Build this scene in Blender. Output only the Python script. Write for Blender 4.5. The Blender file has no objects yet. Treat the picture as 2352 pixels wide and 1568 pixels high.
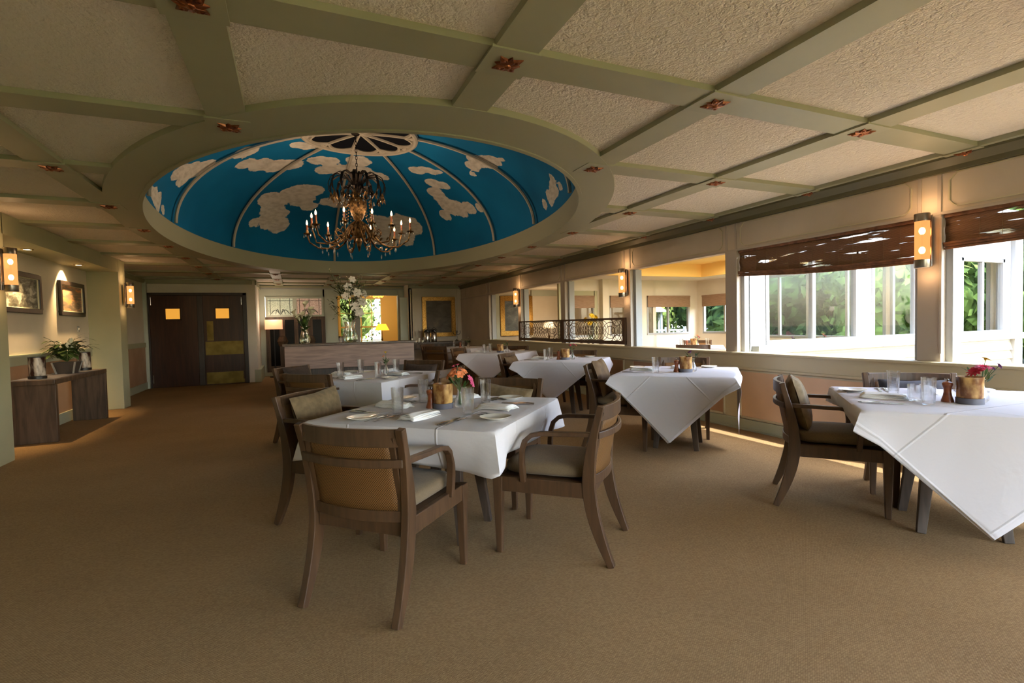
import bpy, bmesh, math, random
from mathutils import Vector, Matrix
PI = math.pi
R = math.radians
random.seed(7)
SC = bpy.context.scene
COL = SC.collection

# ---------------------------------------------------------------- materials
def lin(c):
    c = c / 255.0
    return c / 12.92 if c <= 0.04045 else ((c + 0.055) / 1.055) ** 2.4
def rgb(r, g, b):
    return (lin(r), lin(g), lin(b), 1.0)

def mat(name, col, rough=0.6, metal=0.0, spec=0.5, emis=None, estr=0.0, trans=0.0, sheen=0.0, coat=0.0):
    m = bpy.data.materials.new(name); m.use_nodes = True
    b = m.node_tree.nodes['Principled BSDF']
    b.inputs['Base Color'].default_value = col
    b.inputs['Roughness'].default_value = rough
    b.inputs['Metallic'].default_value = metal
    b.inputs['Specular IOR Level'].default_value = spec
    b.inputs['Transmission Weight'].default_value = trans
    b.inputs['Sheen Weight'].default_value = sheen
    b.inputs['Coat Weight'].default_value = coat
    if emis:
        b.inputs['Emission Color'].default_value = emis
        b.inputs['Emission Strength'].default_value = estr
    return m

def N(m, typ, **kw):
    n = m.node_tree.nodes.new(typ)
    for k, v in kw.items():
        if k in n.inputs: n.inputs[k].default_value = v
        else: setattr(n, k, v)
    return n
def L(m, a, b): m.node_tree.links.new(a, b)
def BS(m): return m.node_tree.nodes['Principled BSDF']

def coords(m, scale=(1, 1, 1), rot=(0, 0, 0), kind='Object'):
    tc = N(m, 'ShaderNodeTexCoord'); mp = N(m, 'ShaderNodeMapping')
    mp.inputs['Scale'].default_value = scale; mp.inputs['Rotation'].default_value = rot
    L(m, tc.outputs[kind], mp.inputs['Vector']); return mp.outputs['Vector']

def bump(m, height, dist=0.01, strength=0.5):
    b = N(m, 'ShaderNodeBump'); b.inputs['Strength'].default_value = strength; b.inputs['Distance'].default_value = dist
    L(m, height, b.inputs['Height']); L(m, b.outputs['Normal'], BS(m).inputs['Normal']); return b

def ramp(m, fac, stops):
    r = N(m, 'ShaderNodeValToRGB'); e = r.color_ramp.elements
    while len(e) < len(stops): e.new(0.5)
    for i, (p, c) in enumerate(stops): e[i].position = p; e[i].color = c
    L(m, fac, r.inputs['Fac']); return r.outputs['Color']

def noisy(m, c1, c2, scale=5, sc=(1, 1, 1), detail=4, lo=.35, hi=.65, bd=0, bs=.4, rot=(0, 0, 0)):
    v = coords(m, sc, rot); n = N(m, 'ShaderNodeTexNoise', Scale=scale, Detail=detail); L(m, v, n.inputs['Vector'])
    L(m, ramp(m, n.outputs['Fac'], [(lo, c1), (hi, c2)]), BS(m).inputs['Base Color'])
    if bd: bump(m, n.outputs['Fac'], bd, bs)
    return m

M = {}
M['stucco'] = mat('stucco_cream', rgb(232, 223, 210), .95, spec=.15)
v = coords(M['stucco'])
n1 = N(M['stucco'], 'ShaderNodeTexNoise', Scale=30.0, Detail=3.0, Roughness=.55, Distortion=.6); L(M['stucco'], v, n1.inputs['Vector'])
n2 = N(M['stucco'], 'ShaderNodeTexNoise', Scale=95.0, Detail=2.0); L(M['stucco'], v, n2.inputs['Vector'])
ad = N(M['stucco'], 'ShaderNodeMath', operation='MULTIPLY_ADD'); L(M['stucco'], n2.outputs['Fac'], ad.inputs[0]); ad.inputs[1].default_value = .45; L(M['stucco'], n1.outputs['Fac'], ad.inputs[2])
bump(M['stucco'], ad.outputs[0], .02, 1.0)
M['beam'] = noisy(mat('sage_olive_paint', rgb(162, 161, 134), .5), rgb(156, 155, 128), rgb(168, 167, 140), 1.5)
M['rim'] = mat('rim_paint', rgb(164, 163, 136), .55)
M['sage'] = noisy(mat('sage_wall_paint', rgb(176, 174, 142), .6), rgb(170, 168, 136), rgb(182, 180, 148), 1.2)
M['cream'] = noisy(mat('cream_wall_paint', rgb(222, 214, 198), .75), rgb(217, 208, 192), rgb(227, 219, 204), 1.5)
M['taupe'] = noisy(mat('taupe_wall_paint', rgb(200, 186, 166), .6), rgb(194, 180, 160), rgb(206, 192, 172), 1.5)
M['mauve'] = noisy(mat('mauve_wainscot', rgb(180, 142, 110), .6), rgb(172, 135, 104), rgb(188, 150, 118), 2)
M['tanpanel_lit'] = noisy(mat('tan_wainscot_lit', rgb(222, 186, 150), .45), rgb(216, 180, 144), rgb(228, 192, 156), 2)  # lighter wainscot copy, bounced sunlight put into its colour
M['base'] = mat('pale_green_baseboard', rgb(176, 180, 156), .45)
M['trim'] = mat('pale_olive_trim', rgb(200, 190, 160), .5)
M['postp'] = mat('mauve_grey_post', rgb(180, 168, 154), .5)
M['crown'] = mat('dark_olive_crown', rgb(96, 92, 66), .5)
M['whitep'] = mat('white_exterior_paint', rgb(160, 162, 163), .5)
M['bluegrey'] = noisy(mat('blue_grey_paint', rgb(184, 192, 178), .55), rgb(178, 186, 172), rgb(190, 198, 184), 1.5)
M['shutter'] = mat('pale_blue_shutter', rgb(200, 212, 200), .6)
M['yellow'] = mat('yellow_room_paint', rgb(206, 180, 112), .7)
M['tray'] = mat('yellow_tray_paint', rgb(240, 206, 126), .7)
M['pane_out'] = None
M['domeblue'] = mat('painted_sky', rgb(20, 110, 160), .75, spec=.2)
m = M['domeblue']
at = N(m, 'ShaderNodeAttribute', attribute_name='cloud')
nz = N(m, 'ShaderNodeTexNoise', Scale=5.5, Detail=6.0, Roughness=.62); L(m, coords(m), nz.inputs['Vector'])
a1 = N(m, 'ShaderNodeMath', operation='MULTIPLY_ADD'); L(m, nz.outputs['Fac'], a1.inputs[0]); a1.inputs[1].default_value = .55; L(m, at.outputs['Fac'], a1.inputs[2])
cr = ramp(m, a1.outputs[0], [(.60, (0, 0, 0, 1)), (.645, (1, 1, 1, 1))])
nz2 = N(m, 'ShaderNodeTexNoise', Scale=9.0, Detail=4.0); L(m, coords(m, (1, 1, 3)), nz2.inputs['Vector'])
cl = ramp(m, nz2.outputs['Fac'], [(.3, rgb(186, 184, 176)), (.6, rgb(214, 212, 204))])
nb = N(m, 'ShaderNodeTexNoise', Scale=1.2, Detail=2.0); L(m, coords(m), nb.inputs['Vector'])
bl = ramp(m, nb.outputs['Fac'], [(.3, rgb(6, 100, 150)), (.7, rgb(10, 118, 174))])
mx = N(m, 'ShaderNodeMix', data_type='RGBA'); L(m, cr, mx.inputs['Factor']); L(m, bl, mx.inputs[6]); L(m, cl, mx.inputs[7]); L(m, mx.outputs[2], BS(m).inputs['Base Color'])
M['rib'] = mat('grey_rib_paint', rgb(176, 170, 156), .6)
M['night'] = mat('oculus_dark_glass', rgb(10, 14, 24), .7, spec=.1)

# carpet
m = M['carpet'] = mat('woven_carpet', rgb(168, 132, 90), .95, spec=.1, sheen=.0)
v = coords(m, (1, 1, 1), (0, 0, R(8)))
br = N(m, 'ShaderNodeTexBrick', offset=.5); br.inputs['Scale'].default_value = 70.0
br.inputs['Mortar Size'].default_value = .035; br.inputs['Mortar Smooth'].default_value = 1.0
br.inputs['Brick Width'].default_value = .7; br.inputs['Row Height'].default_value = .35
br.inputs['Color1'].default_value = rgb(188, 156, 114); br.inputs['Color2'].default_value = rgb(166, 135, 96); br.inputs['Mortar'].default_value = rgb(106, 82, 53)
L(m, v, br.inputs['Vector'])
nz = N(m, 'ShaderNodeTexNoise', Scale=1.3, Detail=5.0); L(m, v, nz.inputs['Vector'])
mx = N(m, 'ShaderNodeMix', data_type='RGBA', blend_type='MULTIPLY'); mx.inputs['Factor'].default_value = .55
L(m, br.outputs['Color'], mx.inputs[6]); L(m, ramp(m, nz.outputs['Fac'], [(.3, (.72, .72, .72, 1)), (.7, (1, 1, 1, 1))]), mx.inputs[7]); L(m, mx.outputs[2], BS(m).inputs['Base Color'])
bump(m, br.outputs['Fac'], -.004, .9)

def wood(name, c1, c2, rough=.4, sc=(14, 14, 1.4)):
    m = mat(name, c1, rough); v = coords(m, sc); n = N(m, 'ShaderNodeTexNoise', Scale=2.2, Detail=5.0, Distortion=.6); L(m, v, n.inputs['Vector'])
    L(m, ramp(m, n.outputs['Fac'], [(.35, c1), (.68, c2)]), BS(m).inputs['Base Color']); bump(m, n.outputs['Fac'], .002, .25); return m
M['chairwood'] = wood('chair_walnut', rgb(70, 49, 32), rgb(90, 64, 42), .42)
M['tablewood'] = wood('dark_grey_table_wood', rgb(62, 50, 42), rgb(82, 68, 58), .45)
M['doorwood'] = wood('dark_mahogany_door', rgb(46, 26, 18), rgb(66, 38, 26), .28, (10, 10, .8))
M['doorframe'] = wood('dark_door_frame', rgb(44, 38, 34), rgb(58, 50, 44), .4)
M['console'] = wood('reclaimed_console_wood', rgb(66, 50, 37), rgb(102, 80, 60), .55, (9, 9, 1.0))
M['bench'] = wood('weathered_bench_wood', rgb(112, 88, 78), rgb(142, 116, 104), .45, (1.2, 12, 12))
M['screen'] = wood('screen_dark_wood', rgb(74, 50, 32), rgb(96, 68, 46), .45)
M['darkwood'] = wood('sideboard_dark_wood', rgb(60, 44, 32), rgb(86, 64, 46), .4)
M['frame_dark'] = wood('dark_picture_frame', rgb(20, 14, 11), rgb(34, 24, 18), .35)

def weave(name, c1, c2, sx, sz, rough=.55, bd=.0015):
    m = mat(name, c1, rough, spec=.3); sp = N(m, 'ShaderNodeSeparateXYZ'); L(m, coords(m), sp.inputs[0]); o = []
    for ax, k in ((0, sx), (2, sz)):
        a = N(m, 'ShaderNodeMath', operation='MULTIPLY'); L(m, sp.outputs[ax], a.inputs[0]); a.inputs[1].default_value = k
        b = N(m, 'ShaderNodeMath', operation='SINE'); L(m, a.outputs[0], b.inputs[0]); o.append(b.outputs[0])
    p = N(m, 'ShaderNodeMath', operation='MULTIPLY'); L(m, o[0], p.inputs[0]); L(m, o[1], p.inputs[1])
    q = N(m, 'ShaderNodeMath', operation='MULTIPLY_ADD'); L(m, p.outputs[0], q.inputs[0]); q.inputs[1].default_value = .5; q.inputs[2].default_value = .5
    L(m, ramp(m, q.outputs[0], [(.25, c2), (.6, c1)]), BS(m).inputs['Base Color']); bump(m, q.outputs[0], bd, .7); return m
M['cane'] = weave('woven_cane', rgb(126, 88, 46), rgb(64, 41, 20), 620, 540)
M['cushion'] = noisy(mat('taupe_cushion_fabric', rgb(128, 112, 88), .85, sheen=.1), rgb(104, 87, 64), rgb(122, 103, 78), 60, (1, 6, 6), 3, bd=.001)
M['pillow'] = noisy(mat('olive_tan_pillow', rgb(124, 104, 76), .85, sheen=.1), rgb(114, 95, 66), rgb(134, 112, 80), 30, (1, 1, 1), 3, bd=.001)
M['pillowdark'] = noisy(mat('dark_brown_pillow', rgb(58, 44, 36), .85), rgb(50, 38, 30), rgb(66, 50, 42), 30, (1, 1, 1), 3, bd=.001)
M['pillowbrown'] = noisy(mat('brown_pillow', rgb(104, 78, 48), .75), rgb(94, 70, 42), rgb(114, 86, 54), 12, (1, 1, 1), 4, bd=.002)
M['charcoal'] = noisy(mat('charcoal_pillow', rgb(58, 58, 66), .85), rgb(52, 52, 60), rgb(64, 64, 72), 30, (1, 1, 1), 3, bd=.001)

# linen with pressed fold creases
m = M['linen'] = mat('white_linen', rgb(212, 208, 212), .85, spec=.1, sheen=.1)
v = coords(m)
nz = N(m, 'ShaderNodeTexNoise', Scale=5.0, Detail=4.0, Distortion=.4); L(m, v, nz.inputs['Vector'])
m = M['linen']
sep = N(m, 'ShaderNodeSeparateXYZ'); atc = N(m, 'ShaderNodeAttribute', attribute_name='cloth_uv'); L(m, atc.outputs['Vector'], sep.inputs[0])
acc = None
for o in (0, 1):
    fr = N(m, 'ShaderNodeMath', operation='FRACT'); L(m, sep.outputs[o], fr.inputs[0])
    s1 = N(m, 'ShaderNodeMath', operation='SUBTRACT'); L(m, fr.outputs[0], s1.inputs[0]); s1.inputs[1].default_value = .5
    ab = N(m, 'ShaderNodeMath', operation='ABSOLUTE'); L(m, s1.outputs[0], ab.inputs[0])
    mr = N(m, 'ShaderNodeMapRange'); L(m, ab.outputs[0], mr.inputs['Value']); mr.inputs['From Min'].default_value = 0; mr.inputs['From Max'].default_value = .016; mr.inputs['To Min'].default_value = .5; mr.inputs['To Max'].default_value = 0
    if acc is None: acc = mr.outputs[0]
    else:
        a = N(m, 'ShaderNodeMath', operation='ADD'); L(m, acc, a.inputs[0]); L(m, mr.outputs[0], a.inputs[1]); acc = a.outputs[0]
a = N(m, 'ShaderNodeMath', operation='ADD'); L(m, acc, a.inputs[0]); L(m, nz.outputs['Fac'], a.inputs[1])
bump(m, a.outputs[0], .012, .55)
M['napkin'] = noisy(mat('white_napkin_cloth', rgb(240, 238, 236), .8, sheen=.1), rgb(236, 233, 230), rgb(246, 245, 244), 12, bd=.003)
M['china'] = mat('white_china', rgb(236, 230, 216), .2, coat=.4)
M['steel'] = mat('polished_steel', rgb(190, 188, 186), .2, 1.0)
M['brushed'] = mat('brushed_nickel', rgb(150, 142, 132), .3, 1.0)
M['bronze'] = noisy(mat('antique_bronze', rgb(100, 78, 50), .45, .85), rgb(40, 30, 20), rgb(140, 108, 66), 22)
M['bronzedark'] = mat('dark_bronze_leaf', rgb(34, 28, 24), .45, .8)
M['copper'] = noisy(mat('copper_rosette', rgb(150, 86, 54), .35, .8), rgb(110, 58, 34), rgb(176, 108, 70), 30)
M['gold'] = noisy(mat('gilt_frame', rgb(176, 132, 62), .35, .85), rgb(140, 102, 44), rgb(196, 154, 82), 45, bd=.006)
M['brass'] = noisy(mat('hammered_brass', rgb(120, 104, 50), .5, .7), rgb(110, 94, 42), rgb(132, 114, 58), 6, bd=.004)
M['black'] = mat('black_plastic', rgb(22, 20, 20), .4)
M['slate'] = mat('slate_base', rgb(96, 94, 104), .5)
M['millwood'] = noisy(mat('cherry_mill_wood', rgb(140, 76, 46), .35), rgb(124, 62, 36), rgb(156, 88, 54), 8, (1, 1, 4))
M['mica'] = noisy(mat('amber_mica', rgb(176, 120, 60), .25, spec=.6), rgb(120, 74, 34), rgb(220, 176, 110), 16, (1, 1, .5), 5, .4, .62)
M['micadark'] = noisy(mat('dark_mica', rgb(90, 60, 50), .25), rgb(56, 34, 28), rgb(200, 186, 170), 16, (1, 1, .3), 5, .45, .62)
M['green'] = noisy(mat('leaf_green', rgb(70, 100, 44), .5), rgb(48, 76, 30), rgb(96, 128, 60), 9)
M['leafdark'] = noisy(mat('deep_leaf_green', rgb(46, 66, 28), .45), rgb(34, 50, 20), rgb(70, 92, 44), 9)
M['pale'] = mat('cream_white_petal', rgb(228, 226, 200), .6)
M['petalwhite'] = mat('white_petal', rgb(236, 236, 232), .6)
M['petalpink'] = mat('pink_petal', rgb(220, 90, 140), .6)
M['petalorange'] = mat('orange_petal', rgb(232, 140, 90), .6)
M['petalred'] = mat('crimson_petal', rgb(206, 40, 84), .6)
M['petalyellow'] = mat('yellow_petal', rgb(222, 184, 30), .6)
M['petalpurple'] = mat('purple_petal', rgb(140, 74, 150), .6)
M['potgrey'] = mat('dark_planter', rgb(70, 62, 56), .5)
M['potbar'] = mat('pale_planter_strap', rgb(150, 146, 140), .5)
M['soil'] = mat('dark_soil', rgb(40, 30, 22), .9)

def glassy(name, tint=(1, 1, 1, 1), t=.9, rough=.02, k=.85):
    m = bpy.data.materials.new(name); m.use_nodes = True; nt = m.node_tree; nt.nodes.clear()
    out = N(m, 'ShaderNodeOutputMaterial'); tr = N(m, 'ShaderNodeBsdfTransparent'); tr.inputs[0].default_value = tint
    gl = N(m, 'ShaderNodeBsdfGlossy'); gl.inputs['Roughness'].default_value = rough
    lw = N(m, 'ShaderNodeLayerWeight'); lw.inputs['Blend'].default_value = .5
    pw = N(m, 'ShaderNodeMath', operation='POWER'); L(m, lw.outputs['Facing'], pw.inputs[0]); pw.inputs[1].default_value = 4.0
    fa = N(m, 'ShaderNodeMath', operation='MULTIPLY_ADD'); L(m, pw.outputs[0], fa.inputs[0]); fa.inputs[1].default_value = k; fa.inputs[2].default_value = 1 - t
    mixn = N(m, 'ShaderNodeMixShader'); L(m, fa.outputs[0], mixn.inputs[0]); L(m, tr.outputs[0], mixn.inputs[1]); L(m, gl.outputs[0], mixn.inputs[2])
    L(m, mixn.outputs[0], out.inputs[0]); return m
M['pane'] = glassy('window_pane', (.95, .97, .97, 1), .988, k=.22)
M['pane_out'] = glassy('dimming_window_pane', (.79, .81, .82, 1), .985, k=.3)  # grey tint added to dim the outdoors seen through these panes
M['glass'] = glassy('drinking_glass', (.93, .955, .965, 1), .90)
m = M['glass'] = bpy.data.materials.new('clear_tableware_glass'); m.use_nodes = True; m.node_tree.nodes.clear()
out = N(m, 'ShaderNodeOutputMaterial'); g1 = N(m, 'ShaderNodeBsdfGlass', IOR=1.45, Roughness=.0); t1 = N(m, 'ShaderNodeBsdfTransparent'); x1 = N(m, 'ShaderNodeMixShader'); x1.inputs[0].default_value = .5
g1.inputs['Color'].default_value = (.98, .99, 1, 1)
L(m, g1.outputs[0], x1.inputs[1]); L(m, t1.outputs[0], x1.inputs[2]); L(m, x1.outputs[0], out.inputs[0])
M['crystal'] = glassy('chandelier_crystal', (.85, .88, .9, 1), .7)
M['water'] = glassy('vase_water', (.82, .9, .84, 1), .94)
M['darkglass'] = mat('dark_door_glass', rgb(14, 12, 12), .3, spec=.15)
M['stained'] = noisy(mat('leaded_glass', rgb(200, 206, 180), .3, emis=rgb(206, 210, 178), estr=.12), rgb(150, 158, 130), rgb(196, 200, 174), 30)  # slight emission makes the glass look lit from behind
M['stainedpink'] = noisy(mat('rose_leaded_glass', rgb(210, 180, 160), .3, emis=rgb(214, 176, 150), estr=.10), rgb(170, 130, 110), rgb(200, 172, 150), 30)  # same built-in glow for the rose panes
M['lead'] = mat('lead_came', rgb(30, 28, 26), .5)

def emit(name, col, s):
    m = bpy.data.materials.new(name); m.use_nodes = True; b = m.node_tree.nodes['Principled BSDF']
    b.inputs['Base Color'].default_value = col; b.inputs['Emission Color'].default_value = col; b.inputs['Emission Strength'].default_value = s; return m
M['bulb'] = emit('warm_bulb', (1, .55, .2, 1), 30)
M['flame'] = emit('candle_bulb', (1, .5, .2, 1), 7)
M['shadeorange'] = emit('orange_lampshade', (1, .42, .03, 1), .7)
M['shadecream'] = emit('cream_lampshade', (1, .66, .34, 1), .8)
M['shadepeach'] = emit('peach_lampshade', (.92, .42, .22, 1), .30)
M['spot'] = emit('downlight_lens', (1, .72, .36, 1), 14)
M['orangeglass'] = emit('amber_chandelier_glass', (1, .34, .04, 1), .8)
# frosted sconce glass: lets the bulbs inside show through and glows itself
m = M['frost'] = bpy.data.materials.new('frosted_sconce_glass'); m.use_nodes = True; m.node_tree.nodes.clear()
out = N(m, 'ShaderNodeOutputMaterial'); tr = N(m, 'ShaderNodeBsdfTransparent'); tr.inputs[0].default_value = (1, .8, .6, 1)
em = N(m, 'ShaderNodeEmission'); em.inputs[0].default_value = (1, .36, .10, 1); em.inputs[1].default_value = .5
mi = N(m, 'ShaderNodeMixShader'); mi.inputs[0].default_value = .9
L(m, tr.outputs[0], mi.inputs[1]); L(m, em.outputs[0], mi.inputs[2]); L(m, mi.outputs[0], out.inputs[0])

# woven bamboo blind: slats with gaps that let daylight through
m = M['bamboo'] = mat('woven_bamboo', rgb(96, 62, 44), .6)
v = coords(m)
wv = N(m, 'ShaderNodeTexWave', wave_type='BANDS', bands_direction='Z', Scale=42.0, Distortion=.8, Detail=2.0); L(m, v, wv.inputs['Vector'])
L(m, ramp(m, wv.outputs['Fac'], [(.2, rgb(84, 58, 38)), (.8, rgb(150, 110, 76))]), BS(m).inputs['Base Color'])
bump(m, wv.outputs['Fac'], .003, .6)
nz = N(m, 'ShaderNodeTexNoise', Scale=1.0, Detail=3.0, Roughness=.6); L(m, coords(m, (2.2, 2.2, 30)), nz.inputs['Vector'])
al = ramp(m, nz.outputs['Fac'], [(.60, (1, 1, 1, 1)), (.65, (0, 0, 0, 1))]); L(m, al, BS(m).inputs['Alpha'])

def art(name, stops, scale=3, sc=(1, 1, 2)):
    m = mat(name, stops[0][1], .5); n = N(m, 'ShaderNodeTexNoise', Scale=scale, Detail=6.0, Roughness=.6, Distortion=.8); L(m, coords(m, sc), n.inputs['Vector'])
    L(m, ramp(m, n.outputs['Fac'], stops), BS(m).inputs['Base Color']); return m
M['art_grey'] = art('grey_winter_painting', [(.36, rgb(80, 78, 70)), (.5, rgb(140, 140, 130)), (.62, rgb(220, 220, 210))], 6)
M['art_sunset'] = art('sunset_coast_painting', [(.38, rgb(110, 100, 88)), (.5, rgb(150, 130, 110)), (.62, rgb(230, 150, 90))], 5, (.6, .6, 4))
M['art_dark'] = art('dim_umber_painting', [(.35, rgb(76, 70, 62)), (.55, rgb(98, 90, 80)), (.75, rgb(130, 112, 92))], 2)
M['art_blue'] = art('blue_grey_painting', [(.35, rgb(70, 84, 96)), (.55, rgb(96, 110, 120)), (.75, rgb(140, 142, 140))], 4)
M['grass'] = noisy(mat('lawn_green', rgb(84, 104, 50), .9), rgb(54, 66, 30), rgb(78, 90, 44), 2)
M['treeleaf'] = noisy(mat('tree_leaf', rgb(40, 58, 26), .8, spec=.1), rgb(32, 46, 24), rgb(78, 98, 48), 3)
M['treelight'] = noisy(mat('light_tree_leaf', rgb(74, 92, 34), .8, spec=.1), rgb(60, 76, 34), rgb(124, 140, 68), 3)
M['treeblue'] = noisy(mat('blue_green_tree_leaf', rgb(40, 54, 48), .8, spec=.1), rgb(36, 50, 48), rgb(84, 104, 98), 3)
M['redleaf'] = noisy(mat('red_shrub_leaf', rgb(150, 60, 66), .8), rgb(90, 24, 30), rgb(140, 50, 54), 5)
M['bark'] = noisy(mat('tree_bark', rgb(84, 68, 54), .9), rgb(64, 50, 38), rgb(104, 86, 70), 6)
M['siding'] = mat('cream_siding', rgb(160, 154, 126), .6)

# ---------------------------------------------------------------- mesh builder
class MB:
    def __init__(s): s.v = []; s.f = []
    def add(s, vs, fs):
        o = len(s.v); s.v += [tuple(p) for p in vs]; s.f += [tuple(i + o for i in f) for f in fs]; return s
    def box(s, c, d, rz=0, rot=None):
        x, y, z = d[0] / 2, d[1] / 2, d[2] / 2
        P = [(-x, -y, -z), (x, -y, -z), (x, y, -z), (-x, y, -z), (-x, -y, z), (x, -y, z), (x, y, z), (-x, y, z)]
        Mx = Matrix.Rotation(rz, 3, 'Z') if rot is None else rot
        P = [Mx @ Vector(p) + Vector(c) for p in P]
        return s.add(P, [(0, 3, 2, 1), (4, 5, 6, 7), (0, 1, 5, 4), (1, 2, 6, 5), (2, 3, 7, 6), (3, 0, 4, 7)])
    def bb(s, x0, x1, y0, y1, z0, z1):
        return s.box(((x0 + x1) / 2, (y0 + y1) / 2, (z0 + z1) / 2), (abs(x1 - x0), abs(y1 - y0), abs(z1 - z0)))
    def lathe(s, prof, seg=20, c=(0, 0, 0), rz=0):
        n = len(prof); vs = []
        for r, z in prof:
            for k in range(seg):
                a = 2 * PI * k / seg + rz; vs.append((c[0] + r * math.cos(a), c[1] + r * math.sin(a), c[2] + z))
        fs = []
        for i in range(n - 1):
            for k in range(seg):
                k2 = (k + 1) % seg; fs.append((i * seg + k, i * seg + k2, (i + 1) * seg + k2, (i + 1) * seg + k))
        if prof[0][0] > 1e-4 and (n == 2 or prof[-1][0] < 1e-4): fs.append(tuple(reversed(range(seg))))
        if prof[-1][0] > 1e-4 and (n == 2 or prof[0][0] < 1e-4): fs.append(tuple((n - 1) * seg + k for k in range(seg)))
        return s.add(vs, fs)
    def tube(s, path, r, seg=6, cap=True):
        P = [Vector(p) for p in path]; n = len(P); vs = []
        rr = r if isinstance(r, (list, tuple)) else [r] * n
        up = Vector((0, 0, 1)); t0 = (P[1] - P[0]).normalized()
        if abs(t0.z) > .9: up = Vector((1, 0, 0))
        a = t0.cross(up).normalized()
        for i in range(n):
            t = (P[min(i + 1, n - 1)] - P[max(i - 1, 0)]).normalized()
            a = (a - t * a.dot(t)); a = a.normalized() if a.length > 1e-6 else t.orthogonal().normalized(); b = t.cross(a)
            for k in range(seg):
                q = 2 * PI * k / seg; vs.append(P[i] + (a * math.cos(q) + b * math.sin(q)) * rr[i])
        fs = []
        for i in range(n - 1):
            for k in range(seg):
                k2 = (k + 1) % seg; fs.append((i * seg + k, i * seg + k2, (i + 1) * seg + k2, (i + 1) * seg + k))
        if cap: fs.append(tuple(reversed(range(seg)))); fs.append(tuple((n - 1) * seg + k for k in range(seg)))
        return s.add(vs, fs)
    def sweep(s, path, w, h, side=None, closed=False):
        """rectangular section along path; side: fixed width direction, or None for horizontal side"""
        P = [Vector(p) for p in path]; n = len(P); vs = []
        W = w if isinstance(w, (list, tuple)) else [w] * n; H = h if isinstance(h, (list, tuple)) else [h] * n
        for i in range(n):
            if closed: t = (P[(i + 1) % n] - P[i - 1]).normalized()
            else: t = (P[min(i + 1, n - 1)] - P[max(i - 1, 0)]).normalized()
            sd = Vector(side) if side is not None else t.cross(Vector((0, 0, 1)))
            sd = (sd - t * sd.dot(t)).normalized(); nn = sd.cross(t).normalized()
            for a, b in ((-1, -1), (1, -1), (1, 1), (-1, 1)): vs.append(P[i] + sd * a * W[i] / 2 + nn * b * H[i] / 2)
        fs = []
        for i in range(n if closed else n - 1):
            j = (i + 1) % n
            for k in range(4):
                k2 = (k + 1) % 4; fs.append((i * 4 + k, i * 4 + k2, j * 4 + k2, j * 4 + k))
        if not closed: fs.append((3, 2, 1, 0)); fs.append(tuple((n - 1) * 4 + k for k in range(4)))
        return s.add(vs, fs)
    def grid(s, fn, nu, nv, closed_u=False):
        vs = [fn(i / (nu if closed_u else nu - 1), j / (nv - 1)) for j in range(nv) for i in range(nu)]; fs = []
        for j in range(nv - 1):
            for i in range(nu if closed_u else nu - 1):
                i2 = (i + 1) % nu; fs.append((j * nu + i, j * nu + i2, (j + 1) * nu + i2, (j + 1) * nu + i))
        return s.add(vs, fs)
    def ball(s, c, r, seg=10, rings=7):
        rx, ry, rz_ = r if isinstance(r, (list, tuple)) else (r, r, r)
        prof = [(math.sin(PI * i / rings), -math.cos(PI * i / rings)) for i in range(rings + 1)]; o = len(s.v)
        s.lathe([(max(p[0], 0), p[1]) for p in prof], seg)
        for i in range(o, len(s.v)):
            x, y, z = s.v[i]; s.v[i] = (c[0] + x * rx, c[1] + y * ry, c[2] + z * rz_)
        return s
    def leaf(s, base, tip, w, sag=0.0, up=(0, 0, 1), n=4):
        b = Vector(base); t = Vector(tip); d = t - b; sd = d.cross(Vector(up))
        sd = sd.normalized() if sd.length > 1e-6 else Vector((1, 0, 0)); vs = []
        for i in range(n + 1):
            u = i / n; p = b + d * u + Vector((0, 0, 1)) * sag * math.sin(PI * u); ww = w * math.sin(PI * min(max(u * .92 + .05, 0), 1)) / 2
            vs += [p - sd * ww, p + sd * ww]
        return s.add(vs, [(2 * i, 2 * i + 1, 2 * i + 3, 2 * i + 2) for i in range(n)])

def obj(name, mb, m, parent=None, smooth=False, bevel=0, loc=(0, 0, 0), rz=0, solid=0, subd=0, ang=40):
    me = bpy.data.meshes.new(name); me.from_pydata(mb.v, [], mb.f)
    b = bmesh.new(); b.from_mesh(me); bmesh.ops.remove_doubles(b, verts=b.verts, dist=1e-5)
    if name not in ('dome_shell',): bmesh.ops.recalc_face_normals(b, faces=b.faces)
    b.to_mesh(me); b.free()
    if m is not None: me.materials.append(m)
    if smooth:
        me.shade_smooth()
        if ang: me.set_sharp_from_angle(angle=R(ang))
    o = bpy.data.objects.new(name, me); COL.objects.link(o); o.location = loc; o.rotation_euler = (0, 0, rz)
    if parent is not None: o.parent = parent
    if solid:
        q = o.modifiers.new('s', 'SOLIDIFY'); q.thickness = solid; q.offset = 0
    if bevel:
        q = o.modifiers.new('b', 'BEVEL'); q.width = bevel; q.segments = 2; q.limit_method = 'ANGLE'; q.angle_limit = R(35)
        q.harden_normals = False
    if subd:
        q = o.modifiers.new('u', 'SUBSURF'); q.levels = subd; q.render_levels = subd
    return o

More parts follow.
